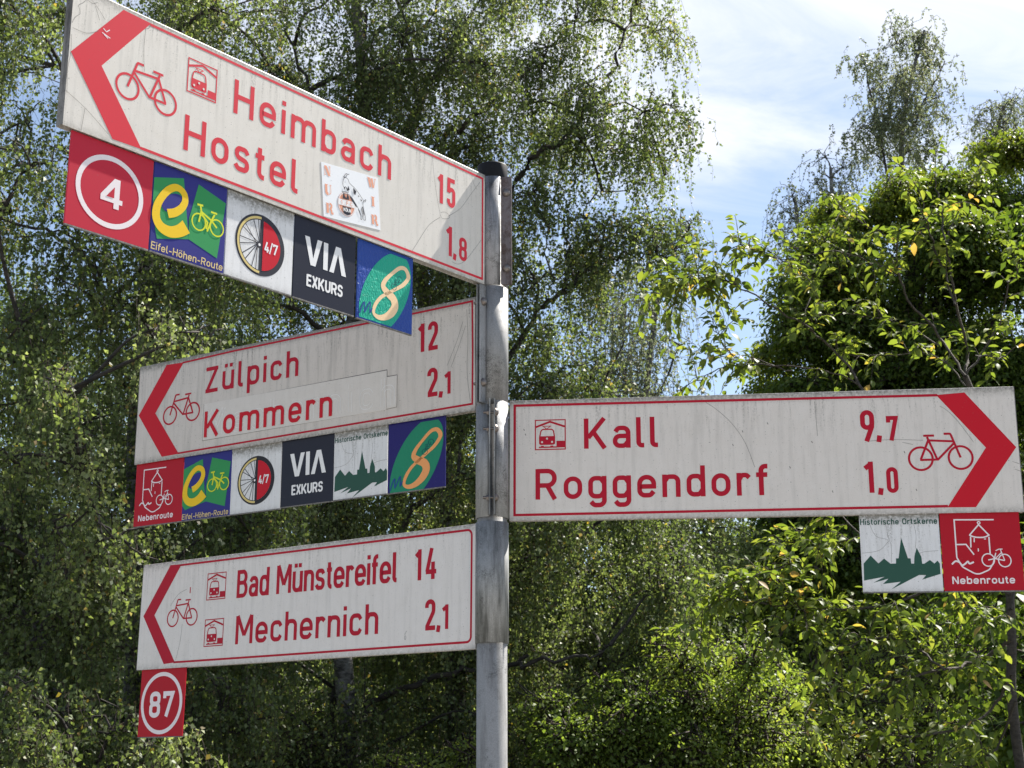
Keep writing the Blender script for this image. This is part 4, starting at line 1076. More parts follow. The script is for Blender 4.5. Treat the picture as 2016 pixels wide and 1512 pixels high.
class Tree:
    """trunk and limbs in world metres, clumps of foliage round them"""
    def __init__(s, name, label, base, bark, leafmat, group=None, cat='tree'):
        s.root = tree(name, label, cat, base, group); s.base = np.array(base, float)
        s.trunk = Wood(); s.br = Wood(); s.tw = Wood(); s.LV = []; s.LF = []; s.LT = []; s.n = 0
        s.nodes = []; s.bark = bark; s.leafmat = leafmat; s.limbs = []

    def leaves(s, V, F, t):
        s.LV.append(V); s.LF.append(F + s.n); s.LT.append(t); s.n += len(V)

    def main(s, pts, r0, r1, wob=.0):
        p = s.trunk.limb(pts, r0, r1, 10, 6, wob); s.nodes.append(p); return p

    def limb(s, pts, r0, r1, wob=.02, sides=6):
        p = np.array(smooth3(pts, 5)); n = len(p)
        if wob: p[1:-1] += RNG.normal(0, wob, (n - 2, 3))
        w = Wood(); V, F = tube_batch(p[None], np.linspace(r0 * .66, r1 * .62, n)[None], sides); w.add(V, F)
        s.limbs.append(w); s.nodes.append(p); return p

    def reach(s, c, r0=.020, r1=.006, lift=.25):
        """a branch from the nearest lower wood to a clump centre"""
        A = np.concatenate(s.nodes); c = np.array(c)
        d = np.linalg.norm(A - c, axis=1) + np.maximum(0, A[:, 2] - c[2] + .3) * 1.5
        a = A[np.argmin(d)]; L = np.linalg.norm(c - a)
        m1 = a + (c - a) * .35 + np.array([0, 0, lift * L * .35]) + RNG.normal(0, .03 * L, 3)
        m2 = a + (c - a) * .72 + np.array([0, 0, lift * L * .30]) + RNG.normal(0, .03 * L, 3)
        p = np.array(smooth3([a, m1, m2, c], 4))
        V, F = tube_batch(p[None], np.linspace(r0, r1, len(p))[None], 5); s.br.add(V, F); s.nodes.append(p[4:]); return p

    def clump(s, c, r, ntw, length, per, leaf=.029, spread=.35, twigs=True, connect=True, boughs=7, twig_r=.0022, droop=1.0):
        c = np.array(c, float); r = np.array(r, float)
        if connect: s.reach(c)
        st = in_ellipsoid(ntw, c, r)
        if boughs:
            e = in_ellipsoid(boughs, c, r * 1.05)
            t = np.linspace(0, 1, 5)[None, :, None]
            path = c + (e[:, None, :] - c) * t; path[:, :, 2] += np.sin(np.pi * t[..., 0]) * .12 * np.linalg.norm(e - c, axis=1)[:, None]
            path[:, 1:] += RNG.normal(0, .03, path[:, 1:].shape)
            V, F = tube_batch(path, np.linspace(.010, .004, 5)[None].repeat(boughs, 0), 4); s.br.add(V, F)
            # most twigs hang from the boughs
            k = int(ntw * .75); bi = RNG.integers(0, boughs, k); ti = RNG.integers(1, 5, k)
            st[:k] = path[bi, ti] + RNG.normal(0, 1, (k, 3)) * r * .17
        WV, WF, V, F, t = birch_foliage(st, length, per, leaf, spread=spread, twig_r=twig_r, droop=droop)
        if twigs: s.tw.add(WV, WF)
        s.leaves(V, F, t)

    def sprays(s, c, r, nsp, per, leaf=.06, flat=.5, size=.35, shell=.55, up=.8, tilt=(0, 0, 1), aspect=.6, tb=.4, ts=.18):
        """broad-leaved foliage: flattish sprays near the surface of an ellipsoid"""
        c = np.array(c, float); r = np.array(r, float)
        d = rand_dir(nsp, .25); q = 1 - shell * RNG.random(nsp) ** 1.2
        lump = 1 + .16 * np.sin(d[:, 0] * 7 + c[0]) * np.sin(d[:, 2] * 6 + c[1]) + .08 * np.sin(d[:, 1] * 13)
        o = c + d * (q * lump)[:, None] * r
        Ns = unit(np.asarray(tilt) * up + d * .6 + RNG.normal(0, .25, (nsp, 3)))
        A = unit(np.cross(Ns, rand_dir(nsp))); B = np.cross(Ns, A)
        idx = np.repeat(np.arange(nsp), per); k = len(idx)
        u = RNG.normal(0, size * .5, k)[:, None]; v = RNG.normal(0, size * .5, k)[:, None]; w = RNG.normal(0, size * .10 * flat, k)[:, None]
        pos = o[idx] + A[idx] * u + B[idx] * v + Ns[idx] * w
        pos[:, 2] -= (u[:, 0] ** 2 + v[:, 0] ** 2) / size * .5
        T = unit(A[idx] * u + B[idx] * v + RNG.normal(0, size * .35, (k, 3)) + np.array([0, 0, -.35 * size]))
        Nn = unit(Ns[idx] + RNG.normal(0, .42, (k, 3))); Nn = unit(Nn - T * np.sum(Nn * T, 1, keepdims=True))
        L = leaf * RNG.uniform(.6, 1.25, k); V, F = leaf_quads(pos, T, Nn, L, L * aspect * RNG.uniform(.8, 1.2, k), .08)
        tint = np.clip(RNG.normal(tb, ts * .7, nsp)[idx] + RNG.normal(0, ts * .7, k), 0, .97)
        tint = np.where(RNG.random(k) < .006, 1.0, tint)
        s.leaves(V, F, tint)
        # short stems carry the sprays
        m = min(nsp, 400); t = np.linspace(0, 1, 4)[None, :, None]
        inner = c + (o[:m] - c) * .55
        path = inner[:, None, :] + (o[:m] - inner)[:, None, :] * t; path[:, 1:3] += RNG.normal(0, .05, (m, 2, 3))
        V, F = tube_batch(path, np.linspace(.012, .004, 4)[None].repeat(m, 0), 3); s.tw.add(V, F)

    def finish(s, crown='crown'):
        b = s.base
        def shift(w):
            for v in w.V: v -= b
        for w, nm in ((s.trunk, 'trunk'), (s.br, 'branches'), (s.tw, 'twigs')):
            shift(w)
        s.trunk.build('trunk', s.bark, s.root)
        for w in s.limbs:
            shift(w); w.build('limb', s.bark if s.bark is not BARK_B else BARK_D, s.root)
        o = s.br.build('branches', BARK_D, s.root)
        if o: o['kind'] = 'stuff'
        o = s.tw.build('twigs', TWIG, s.root, False)
        if o: o['kind'] = 'stuff'
        if s.LV:
            me = fast_mesh(crown, np.concatenate(s.LV) - b, np.concatenate(s.LF), np.concatenate(s.LT))
            o = link_mesh(crown, me, s.leafmat, s.root); o['kind'] = 'stuff'
        return s.root


def ground_under(p): return (p[0], p[1], ground_z(p[0], p[1]) - .1)


def ground_z(x, y): return 0.0 if y < 14 else min(6.5, (y - 14) * .20) + .25 * math.sin(x * .3) * min(1, (y - 14) / 6)


# ------------------------------------------------------------------ terrain
gk = Nodes('grass_ground'); gv = gk.coord((1, 1, 1))
gc = gk.mix(gk.noise(gv, 1.7, 6, .7, .35, .65), (.050, .062, .022), (.095, .082, .050))
gc = gk.mix(gk.noise(gv, 38, 4, .7, .4, .6), gc, (.035, .040, .018))
gk.lk(gc, gk.b.inputs['Base Color']); gk.b.inputs['Roughness'].default_value = .95
gk.bump(gk.noise(gv, 24, 5, .8, .2, .8), .6, .05)
hk = Nodes('forest_floor'); hv = hk.coord()
hc = hk.mix(hk.noise(hv, .9, 7, .75, .35, .62), (.060, .085, .028), (.085, .080, .045))
hk.lk(hc, hk.b.inputs['Base Color']); hk.b.inputs['Roughness'].default_value = 1
hk.bump(hk.noise(hv, 3, 6, .8, .2, .8), .8, .2)


def terrain():
    gx = np.linspace(-160, 160, 65); gy = np.concatenate([np.linspace(-120, 14, 20), np.linspace(15, 60, 30), np.linspace(70, 260, 10)])
    V = np.array([(x, y, ground_z(x, y)) for y in gy for x in gx]); n = len(gx)
    F = np.array([(j * n + i, j * n + i + 1, (j + 1) * n + i + 1, (j + 1) * n + i) for j in range(len(gy) - 1) for i in range(n - 1)])
    low = np.array([V[f].mean(0)[1] < 14.5 for f in F])
    o = link_mesh('ground', fast_mesh('ground', V, F[low]), gk.m); tag(o, kind='structure')
    o = link_mesh('hillside', fast_mesh('hillside', V, F[~low], None, True), hk.m); tag(o, kind='structure')


terrain()
# unseen pale paving added to bounce sunlight up onto the signs
ak = Nodes('bounce_paving'); av = ak.coord()
ak.lk(ak.mix(ak.noise(av, 160, 3, .8, .4, .6), (.26, .25, .235), (.36, .345, .32)), ak.b.inputs['Base Color']); ak.b.inputs['Roughness'].default_value = .9
Vp = np.array([(x, y, .006) for x in np.linspace(-60, 60, 25) for y in (-16.0, -.55)]); Fp = np.array([(2 * i, 2 * i + 2, 2 * i + 3, 2 * i + 1) for i in range(24)])
o = link_mesh('bounce_surface', fast_mesh('bounce_surface', Vp, Fp), ak.m); tag(o, kind='structure')

# ------------------------------------------------------------------ near birches on the left and centre
def pc(px, py, Y): return P(px, py, Y)


def clumps(t, rows, Y0, length=.85, per=30, dens=1.0, leaf=.029, rr=(.95, .75, .8), **kw):
    """rows of (px, py, radius factor, density factor[, dY])"""
    for row in rows:
        px, py, rf, df = row[:4]; dY = row[4] if len(row) > 4 else RNG.uniform(-.9, .9)
        c = P(px, py, Y0 + dY)
        t.clump(c, np.array(rr) * rf, int(265 * dens * df * rf ** 2), length * .8, int(per * .70), leaf, **kw)


GB = 'birches behind the signs'
# leftmost birch
Y = 8.4
b = P(262, 1500, Y); t = Tree('birch_tree', 'weeping birch at the left edge, hanging dark leaves beside the Zülpich sign', (b[0], b[1], -.1), BARK_B, BIRCH, GB)
t.main([(b[0] - .05, b[1] + .9, -.1), P(262, 1500, Y + .9), P(272, 1150, Y + .7), P(268, 880, Y + .7), P(292, 560, Y + .7), P(300, 300, Y + .6), P(330, 80, Y + .4), P(370, -180, Y + .3), P(400, -420, Y)], .10, .045)
t.limb([P(268, 1165, Y), P(190, 1150, Y - .4), P(100, 1115, Y - .7), P(20, 1080, Y - 1.1), P(-90, 1030, Y - 1.4)], .045, .018)
t.limb([P(270, 1290, Y), P(190, 1250, Y - .3), P(110, 1275, Y - .6), P(0, 1275, Y - .9), P(-120, 1240, Y - 1)], .034, .014)
t.limb([P(292, 640, Y), P(210, 560, Y - .3), P(120, 470, Y - .5), P(0, 430, Y - .7)], .04, .014)
t.limb([P(300, 300, Y), P(215, 200, Y - .3), P(110, 130, Y - .3), P(40, 30, Y - .4)], .04, .014)
t.limb([P(285, 520, Y), P(90, 700, Y + .8), P(-30, 690, Y + 1)], .03, .012)
t.limb([P(330, 80, Y), P(420, 10, Y), P(500, -90, Y)], .035, .014)
rows = []
for py in range(-160, 1660, 150):
    for px in range(-130, 520, 150):
        d = .8 if py < 500 else 1.0
        if py < 260 and px < 60: d = .65
        rows.append((px + RNG.uniform(-60, 60), py + RNG.uniform(-60, 60), RNG.uniform(.42, .75), d * RNG.uniform(.9, 2.7), RNG.uniform(-1.4, 1.8)))
clumps(t, rows, Y, .62, 30, leaf=.036)
for px, py, n in ((40, 640, 46), (110, 760, 60), (20, 900, 52), (170, 900, 40), (110, 1040, 40), (230, 1060, 26), (30, 1350, 80), (120, 1400, 90), (220, 1440, 70), (60, 1480, 90), (300, 650, 34), (380, 680, 30), (330, 1480, 60), (-30, 300, 40), (60, 330, 36)):
    t.clump(P(px, py, 6.4 + RNG.uniform(-.4, .5)), (.34, .3, .22), n, .42, 17, .036, boughs=5, spread=.5)
t.finish()

# middle birch, trunk behind the pole row
Y = 10.5
b = P(705, 1500, Y); t = Tree('birch_tree', 'birch with a dark trunk rising behind the top sign left of the pole', (b[0], b[1], -.1), BARK_B, BIRCH, GB)
t.main([(b[0], b[1], -.1), P(690, 1500, Y), P(672, 1250, Y), P(668, 1000, Y), P(690, 700, Y), P(716, 420, Y), P(716, 230, Y), P(712, 130, Y), P(700, -40, Y), P(715, -300, Y)], .10, .045)
t.limb([P(716, 420, Y), P(660, 260, Y - .4), P(612, 178, Y - .5), P(560, 60, Y - .5)], .05, .02)
t.limb([P(612, 178, Y - .3), P(680, 140, Y - .2), P(735, 75, Y), P(790, 20, Y + .2)], .045, .018)
t.limb([P(590, 210, Y), P(470, 50, Y - .2), P(430, 45, Y - .2), P(400, -60, Y - .3)], .03, .015)
t.limb([P(712, 130, Y), P(716, 40, Y + .1), P(690, -60, Y)], .04, .02)
t.limb([P(690, 700, Y), P(600, 620, Y - .5), P(540, 560, Y - .7)], .05, .02)
t.limb([P(672, 1250, Y), P(800, 1030, Y - .4), P(870, 960, Y - .6), P(920, 930, Y - .8)], .045, .018)
t.limb([P(690, 1010, Y + .3), P(680, 1080, Y + .2), P(660, 1350, Y + .3), P(655, 1600, Y)], .05, .06)
t.limb([P(690, 1400, Y), P(850, 1330, Y - .4), P(940, 1322, Y - .4), P(1040, 1290, Y - .5)], .05, .025)
rows = []
for py in range(-160, 1660, 140):
    for px in range(380, 1000, 140):
        d = .85 if py < 420 else 1.0
        rows.append((px + RNG.uniform(-60, 60), py + RNG.uniform(-50, 50), RNG.uniform(.5, .82), d * RNG.uniform(.8, 2.5), RNG.uniform(-1.2, 1.8)))
clumps(t, rows, Y, .72, 30, leaf=.036)
t.finish()

# the broad birch with limbs reaching right against the sky
Y = 10.8
b = P(905, 1500, Y); t = Tree('birch_tree', 'large birch whose black limbs reach right against the sky behind the pole', (b[0], b[1], -.1), BARK_B, BIRCH, GB)
t.main([(b[0], b[1], -.1), P(900, 1500, Y), P(890, 1150, Y), P(870, 860, Y), P(830, 560, Y), P(800, 330, Y), P(812, 245, Y), P(842, 165, Y), P(880, 125, Y), P(905, 40, Y)], .11, .035)
t.limb([P(842, 165, Y), P(805, 100, Y + .2), P(850, 30, Y + .2), P(900, -70, Y + .3)], .045, .02)
t.limb([P(830, 560, Y), P(870, 290, Y - .2), P(900, 255, Y - .3), P(965, 205, Y - .3), P(1010, 165, Y - .2), P(1075, 120, Y)], .06, .016)
t.limb([P(870, 860, Y), P(960, 600, Y), P(1010, 380, Y), P(1062, 308, Y), P(1120, 262, Y), P(1150, 220, Y), P(1195, 165, Y), P(1215, 115, Y), P(1235, 55, Y), P(1262, -20, Y)], .06, .018)
t.limb([P(880, 900, Y - .3), P(1000, 700, Y - .4), P(1062, 612, Y - .4), P(1105, 578, Y - .4), P(1160, 530, Y - .4), P(1205, 507, Y - .4), P(1260, 500, Y - .4), P(1325, 505, Y - .4)], .055, .014)
t.limb([P(1105, 575, Y - .4), P(1120, 530, Y - .4), P(1118, 470, Y - .3), P(1100, 420, Y - .3)], .032, .012)
t.limb([P(1090, 560, Y - .4), P(1075, 480, Y - .4), P(1080, 430, Y - .4)], .016, .007)
t.limb([P(1120, 510, Y - .3), P(1190, 470, Y - .2), P(1250, 440, Y - .2), P(1290, 410, Y - .2)], .024, .008)
t.limb([P(1150, 400, Y), P(1190, 385, Y), P(1240, 365, Y), P(1310, 345, Y)], .014, .005)
t.limb([P(890, 1150, Y), P(1100, 1080, Y - .6), P(1190, 1025, Y - .8), P(1260, 1000, Y - .8)], .05, .018)
t.limb([P(895, 1330, Y), P(1000, 1308, Y - .8), P(1080, 1300, Y - 1.0), P(1160, 1297, Y - 1.0), P(1200, 1270, Y - 1)], .040, .014)
t.limb([P(890, 1150, Y), P(960, 1010, Y), P(1120, 880, Y - .3), P(1230, 670, Y - .2)], .05, .014)
t.limb([P(900, 1450, Y), P(1130, 1370, Y), P(1240, 1180, Y - .2), P(1330, 1175, Y - .2)], .04, .014)
edge = [(-200, 1400), (0, 1330), (100, 1310), (200, 1300), (270, 1300), (330, 1340), (400, 1385), (460, 1330), (520, 1215), (650, 1130), (800, 1180), (1000, 1400), (1100, 1370), (1250, 1280), (1350, 1270), (1500, 1200), (1700, 1150)]
ey = [e[0] for e in edge]; ex = [e[1] for e in edge]
rows = []
for py in range(-170, 1660, 118):
    e = float(np.interp(py, ey, ex)); x = 830.0
    while x < e + 20:
        px = min(x + RNG.uniform(-40, 40), e - 15)
        hole = math.exp(-((px - 1185) ** 2 / 60 ** 2 + (py - 270) ** 2 / 40 ** 2))
        d = (.70 if py < 380 else .9 if py < 560 else 1.1) * (1 - .8 * hole)
        rows.append((px, py + RNG.uniform(-45, 45), RNG.uniform(.38, .70), d * RNG.uniform(1.1, 2.8), RNG.uniform(-1.1, 1.4)))
        x += 108
clumps(t, rows, Y, .66, 30, leaf=.036)
t.finish()

# pale birch further back, seen through the gap right of the pole
GF = 'birches far behind'
def far_birch(px_, base_py, Y, label, trunks, rows, rr=(1, 1, 1), leaf=.055, length=1.3, per=24, group=GF, dens=1.0, droop=1.0):
    b = P(px_, base_py, Y); t = Tree('birch_tree', label, (b[0], b[1], ground_z(b[0], b[1]) - .1), BARK_B, BIRCH_FAR, group)
    for q, tr in enumerate(trunks):
        w = .08 if q == 0 else .045
        pts = [P(x, y, Y) for x, y in tr]
        if q == 0: pts = [np.array([b[0], b[1], ground_z(b[0], b[1]) - .1])] + pts
        t.main(pts, w, .03) if q == 0 else t.limb(pts, w, .02)
    for px, py, rf, df in rows:
        t.clump(P(px, py, Y + RNG.uniform(-1, 1)), np.array(rr) * rf, int(85 * df * dens * rf ** 2), length, per, leaf, boughs=6, twig_r=.006, droop=droop, spread=.5)
    return t.finish()


far_birch(1270, 900, 19, 'pale thin birch seen through the gap right of the pole', [[(1270, 900), (1280, 700), (1300, 560)], [(1275, 820), (1340, 680)]],
          [(1190, 560, 1.0, 1.1), (1270, 560, .9, .9), (1340, 600, .7, .35), (1230, 640, 1, 1.3), (1300, 670, .7, .35), (1200, 730, 1, 1.6), (1250, 770, .7, .6), (1180, 820, 1.2, 1.6), (1280, 860, 1.2, 1.6), (1340, 900, 1, 1.2), (1240, 960, 1.2, 1.5)], length=1.1)
far_birch(1790, 700, 27, 'tall thin birch against the sky at the upper right', [[(1790, 560), (1775, 330), (1780, 230), (1800, 130), (1820, 60)], [(1748, 400), (1740, 300), (1720, 200), (1700, 110)], [(1790, 260), (1830, 180), (1860, 120)]],
          [(1700, 120, .62, 1.1), (1720, 180, .7, 1.3), (1765, 85, .7, .9), (1815, 75, .65, 1.3), (1840, 130, .75, 1.0), (1770, 150, .85, 1.2), (1850, 190, .6, .7), (1700, 250, .75, 1.3), (1760, 235, .9, 1.5), (1820, 230, .8, 1.3), (1715, 300, .7, 1.2), (1780, 300, .9, 1.3), (1840, 290, .6, .8), (1870, 235, .45, .5)], leaf=.055, length=.7, per=22, dens=1.35, droop=.6)
far_birch(1640, 700, 25, 'small thin birch left of the tall one, behind the dark tree', [[(1650, 600), (1640, 430), (1635, 330)]],
          [(1625, 310, .45, 1.1), (1660, 330, .4, 1.0), (1610, 360, .5, 1.1), (1650, 390, .7, 1.4), (1620, 440, .6, 1.3)], leaf=.050, length=.8, per=20, dens=1.0)
far_birch(1570, 760, 24, 'lowest of the thin birches, at the left edge of the dark tree', [[(1600, 700), (1575, 480), (1565, 390)]],
          [(1560, 385, .4, 1.0), (1590, 400, .4, .9), (1560, 430, .5, 1.1), (1580, 470, .5, 1.3), (1550, 480, .25, .8)], leaf=.050, length=.9, per=22, dens=1.5)
far_birch(1960, 700, 27, 'thin birch top at the right edge above the dark tree', [[(1960, 600), (1960, 300), (1975, 210)]],
          [(1950, 215, .5, 1.0), (1990, 200, .5, 1.2), (1920, 240, .5, .7), (1975, 250, .7, 1.3), (2025, 220, .6, 1.2), (1930, 290, .6, .8)], leaf=.055, length=1.1, per=22, dens=1.3)

# ------------------------------------------------------------------ the dense dark tree at the right
Y = 15.5
b = P(1760, 1500, Y); t = Tree('hornbeam_tree', 'dense dark broadleaf tree filling the right side behind the cherry', (b[0], b[1], ground_z(b[0], b[1]) - .1), BARK_D, MAPLE)
t.main([(b[0], b[1], 0), P(1760, 1400, Y), P(1750, 1000, Y), P(1770, 760, Y), P(1800, 500, Y)], .24, .08)
for e in ((1620, 560), (1680, 700), (1800, 640), (1840, 420), (1600, 620), (1700, 430), (1900, 420), (1960, 620), (1560, 800), (2050, 500)):
    t.limb([P(1760, 1000, Y), P((1760 + e[0]) / 2, (900 + e[1]) / 2, Y - .5), P(*e, Y)], .09, .02)
DT = [(1480, 760), (1470, 705), (1500, 655), (1530, 610), (1545, 560), (1562, 510), (1575, 460), (1592, 415), (1640, 375), (1690, 345), (1740, 322), (1800, 305), (1850, 283), (1900, 268), (1950, 248), (2010, 235), (2080, 240)]
for (px, py) in DT:      # crown outline: many uneven boughs, sunlight put into a lighter leaf tint
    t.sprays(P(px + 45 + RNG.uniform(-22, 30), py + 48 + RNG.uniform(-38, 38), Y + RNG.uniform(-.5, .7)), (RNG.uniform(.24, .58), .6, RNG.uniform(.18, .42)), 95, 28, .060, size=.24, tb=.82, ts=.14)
for k in range(118):
    px = RNG.uniform(1520, 2120); top = np.interp(px, [p[0] for p in DT], [p[1] for p in DT]); py = RNG.uniform(top + 70, 1180)
    if px < 1600 and py < 560: continue
    lit = .66 if py < top + 190 else .45  # upper leaves tinted lighter to stand for sun on the crown
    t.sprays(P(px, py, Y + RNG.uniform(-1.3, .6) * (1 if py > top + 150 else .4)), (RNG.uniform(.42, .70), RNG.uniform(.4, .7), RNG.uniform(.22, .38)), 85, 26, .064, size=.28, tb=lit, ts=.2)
t.finish()

Y = 7.6  # mostly unseen tree added to keep the sun off the lower cherry
b = P(2330, 1500, Y); t = Tree('shading_tree', 'added dark tree that shades the lower cherry, its boughs entering at the lower right edge', (b[0], b[1], -.1), BARK_D, MAPLE)
t.main([(b[0], b[1], -.1), P(2330, 1300, Y), P(2360, 900, Y), P(2340, 500, Y)], .12, .05)
for k in range(26):
    px, py = RNG.uniform(2080, 2640), RNG.uniform(420, 1300)
    if k < 8: px, py = RNG.uniform(1975, 2060), RNG.uniform(1150, 1480)
    t.sprays(P(px, py, Y + RNG.uniform(-.9, .9)), (RNG.uniform(.3, .5), .45, RNG.uniform(.18, .3)), 42, 20, .075, size=.26, tb=.4, ts=.2)
t.finish()

# ------------------------------------------------------------------ background trees that close the view under the birches
GBK = 'dark trees on the slope behind'
for q, (px, top, Yb, rx, label) in enumerate(((60, 560, 19, 3.2, 'dark tree on the slope behind the leftmost birch'), (420, 640, 21, 3.4, 'dark tree on the slope behind the Kommern sign'),
                                  (780, 700, 20, 3.4, 'dark tree on the slope left of the pole'), (1120, 880, 19, 3.0, 'dark tree on the slope right of the pole, under the sign for Kall'), (1420, 1010, 22, 2.8, 'dark tree on the slope under the middle of the sign for Roggendorf'),
                                  (1760, 820, 20, 3.0, 'dark tree on the slope behind the Historische Ortskerne plate at the right'), (2060, 800, 20, 3.0, 'dark tree on the slope at the right edge behind the cherry trunk'))):
    tp = P(px, top, Yb); gz = ground_z(tp[0], tp[1])
    t = Tree('slope_tree', label, (tp[0], tp[1], gz - .1), BARK_D, SHADE, GBK)
    t.main([(tp[0], tp[1], gz - .1), (tp[0] + .1, tp[1], gz + (tp[2] - gz) * .6), (tp[0], tp[1], tp[2] - .8)], .2, .05)
    H = tp[2] - gz
    t.sprays((tp[0], tp[1], gz + H * .62), (rx * .8, rx * .7, H * .40), 1500, 22, .085, size=.5, tb=.35)
    t.sprays((tp[0], tp[1] - .6, gz + H * .28), (rx, rx * .8, H * .32), 1200, 22, .085, size=.5, tb=.3)
    t.finish()

# ------------------------------------------------------------------ bushes
def bush(label, px, py, Y, r, n, m, leaf=.035, stems=9, per=24, tb=.5, name='bush'):
    c = P(px, py, Y); g = ground_z(c[0], c[1])
    t = Tree(name, label, (c[0], c[1], g - .05), BARK_D, m, 'bushes under the trees', 'bush')
    for k in range(stems):
        a = RNG.uniform(0, 2 * np.pi); e = c + np.array([math.cos(a) * r[0] * .7, math.sin(a) * r[1] * .6, r[2] * RNG.uniform(.1, .8)])
        t.limb([(c[0] + .1 * math.cos(a), c[1] + .1 * math.sin(a), g), (c + e) / 2 + np.array([0, 0, -.2]), e], .022, .007, .02, 5)
    t.sprays(c, np.array(r) * .8, int(n * .32), per, leaf * 1.12, size=.22, shell=.85, tb=tb, ts=.22)
    for q in range(9):
        dq = rand_dir(1, .5)[0]; cc = c + dq * np.array(r) * RNG.uniform(.55, .85)
        t.sprays(cc, np.array((.34, .30, .26)) * RNG.uniform(.7, 1.25) * r[2] / .8, int(n * .062), per, leaf * 1.12 * RNG.uniform(.85, 1.15), size=.20, shell=.9, tb=tb + RNG.normal(0, .12), ts=.2)
    t.finish()


bush('bright yellow-green backlit bush at the bottom right of the pole', 1450, 1430, 9.6, (.85, .8, .85), 1000, BUSH, .034)
bush('bright bush at the bottom edge under the Nebenroute plate', 1700, 1540, 10.5, (1.3, .9, .8), 1100, BUSH, .034)
bush('pale green bush low between the birches right of the pole', 1190, 1480, 9.6, (1.1, .8, .75), 1000, BUSH, .036, tb=.3)
bush('small sunlit bush low beside the pole, on its left', 860, 1560, 9.3, (.75, .7, .48), 520, BUSH, .032)
bush('dark thicket low at the bottom left corner', 60, 1500, 8.2, (1.3, .8, .75), 900, BIRCH, .036, tb=.4)
bush('dark thicket under the 87 plate', 430, 1560, 10.4, (1.6, .9, 1.1), 1100, SHADE, .036, tb=.6)
bush('green bush behind the right-hand cherry twigs', 1960, 1380, 11.5, (1.3, 1, 1.6), 1200, BUSH, .036)

bush('light green shrub between the two bright bushes at the bottom right', 1620, 1400, 11.2, (1.1, .9, .9), 900, BUSH, .036)

# ------------------------------------------------------------------ the cherry with large leaves in front on the right
def cherry_leaf_mesh(variant):
    r = np.random.default_rng(50 + variant)
    L = 1.0; ws = [0, .30, .46, .40, .20, 0]; xs = [0, .18, .42, .66, .86, 1.0]
    bend = r.uniform(-.05, .5); fold = r.uniform(.0, .30); tw = r.uniform(-.5, .5); V = []
    for x, w in zip(xs, ws):
        zc = -bend * x * x
        V += [(x, -w * .5 * 1.1, zc + fold * w - tw * w * x * .5), (x, .08 * tw * x, zc), (x, w * .5 * 1.1, zc + fold * w + tw * w * x * .5)]
    F = []
    for q in range(5):
        a = 3 * q
        F += [(a, a + 3, a + 4, a + 1), (a + 1, a + 4, a + 5, a + 2)]
    # stalk
    k = len(V); V += [(0, -.012, 0), (0, .012, 0), (-.22, .008, .05), (-.22, -.008, .05)]; F.append((k, k + 1, k + 2, k + 3))
    return np.array(V), np.array(F)


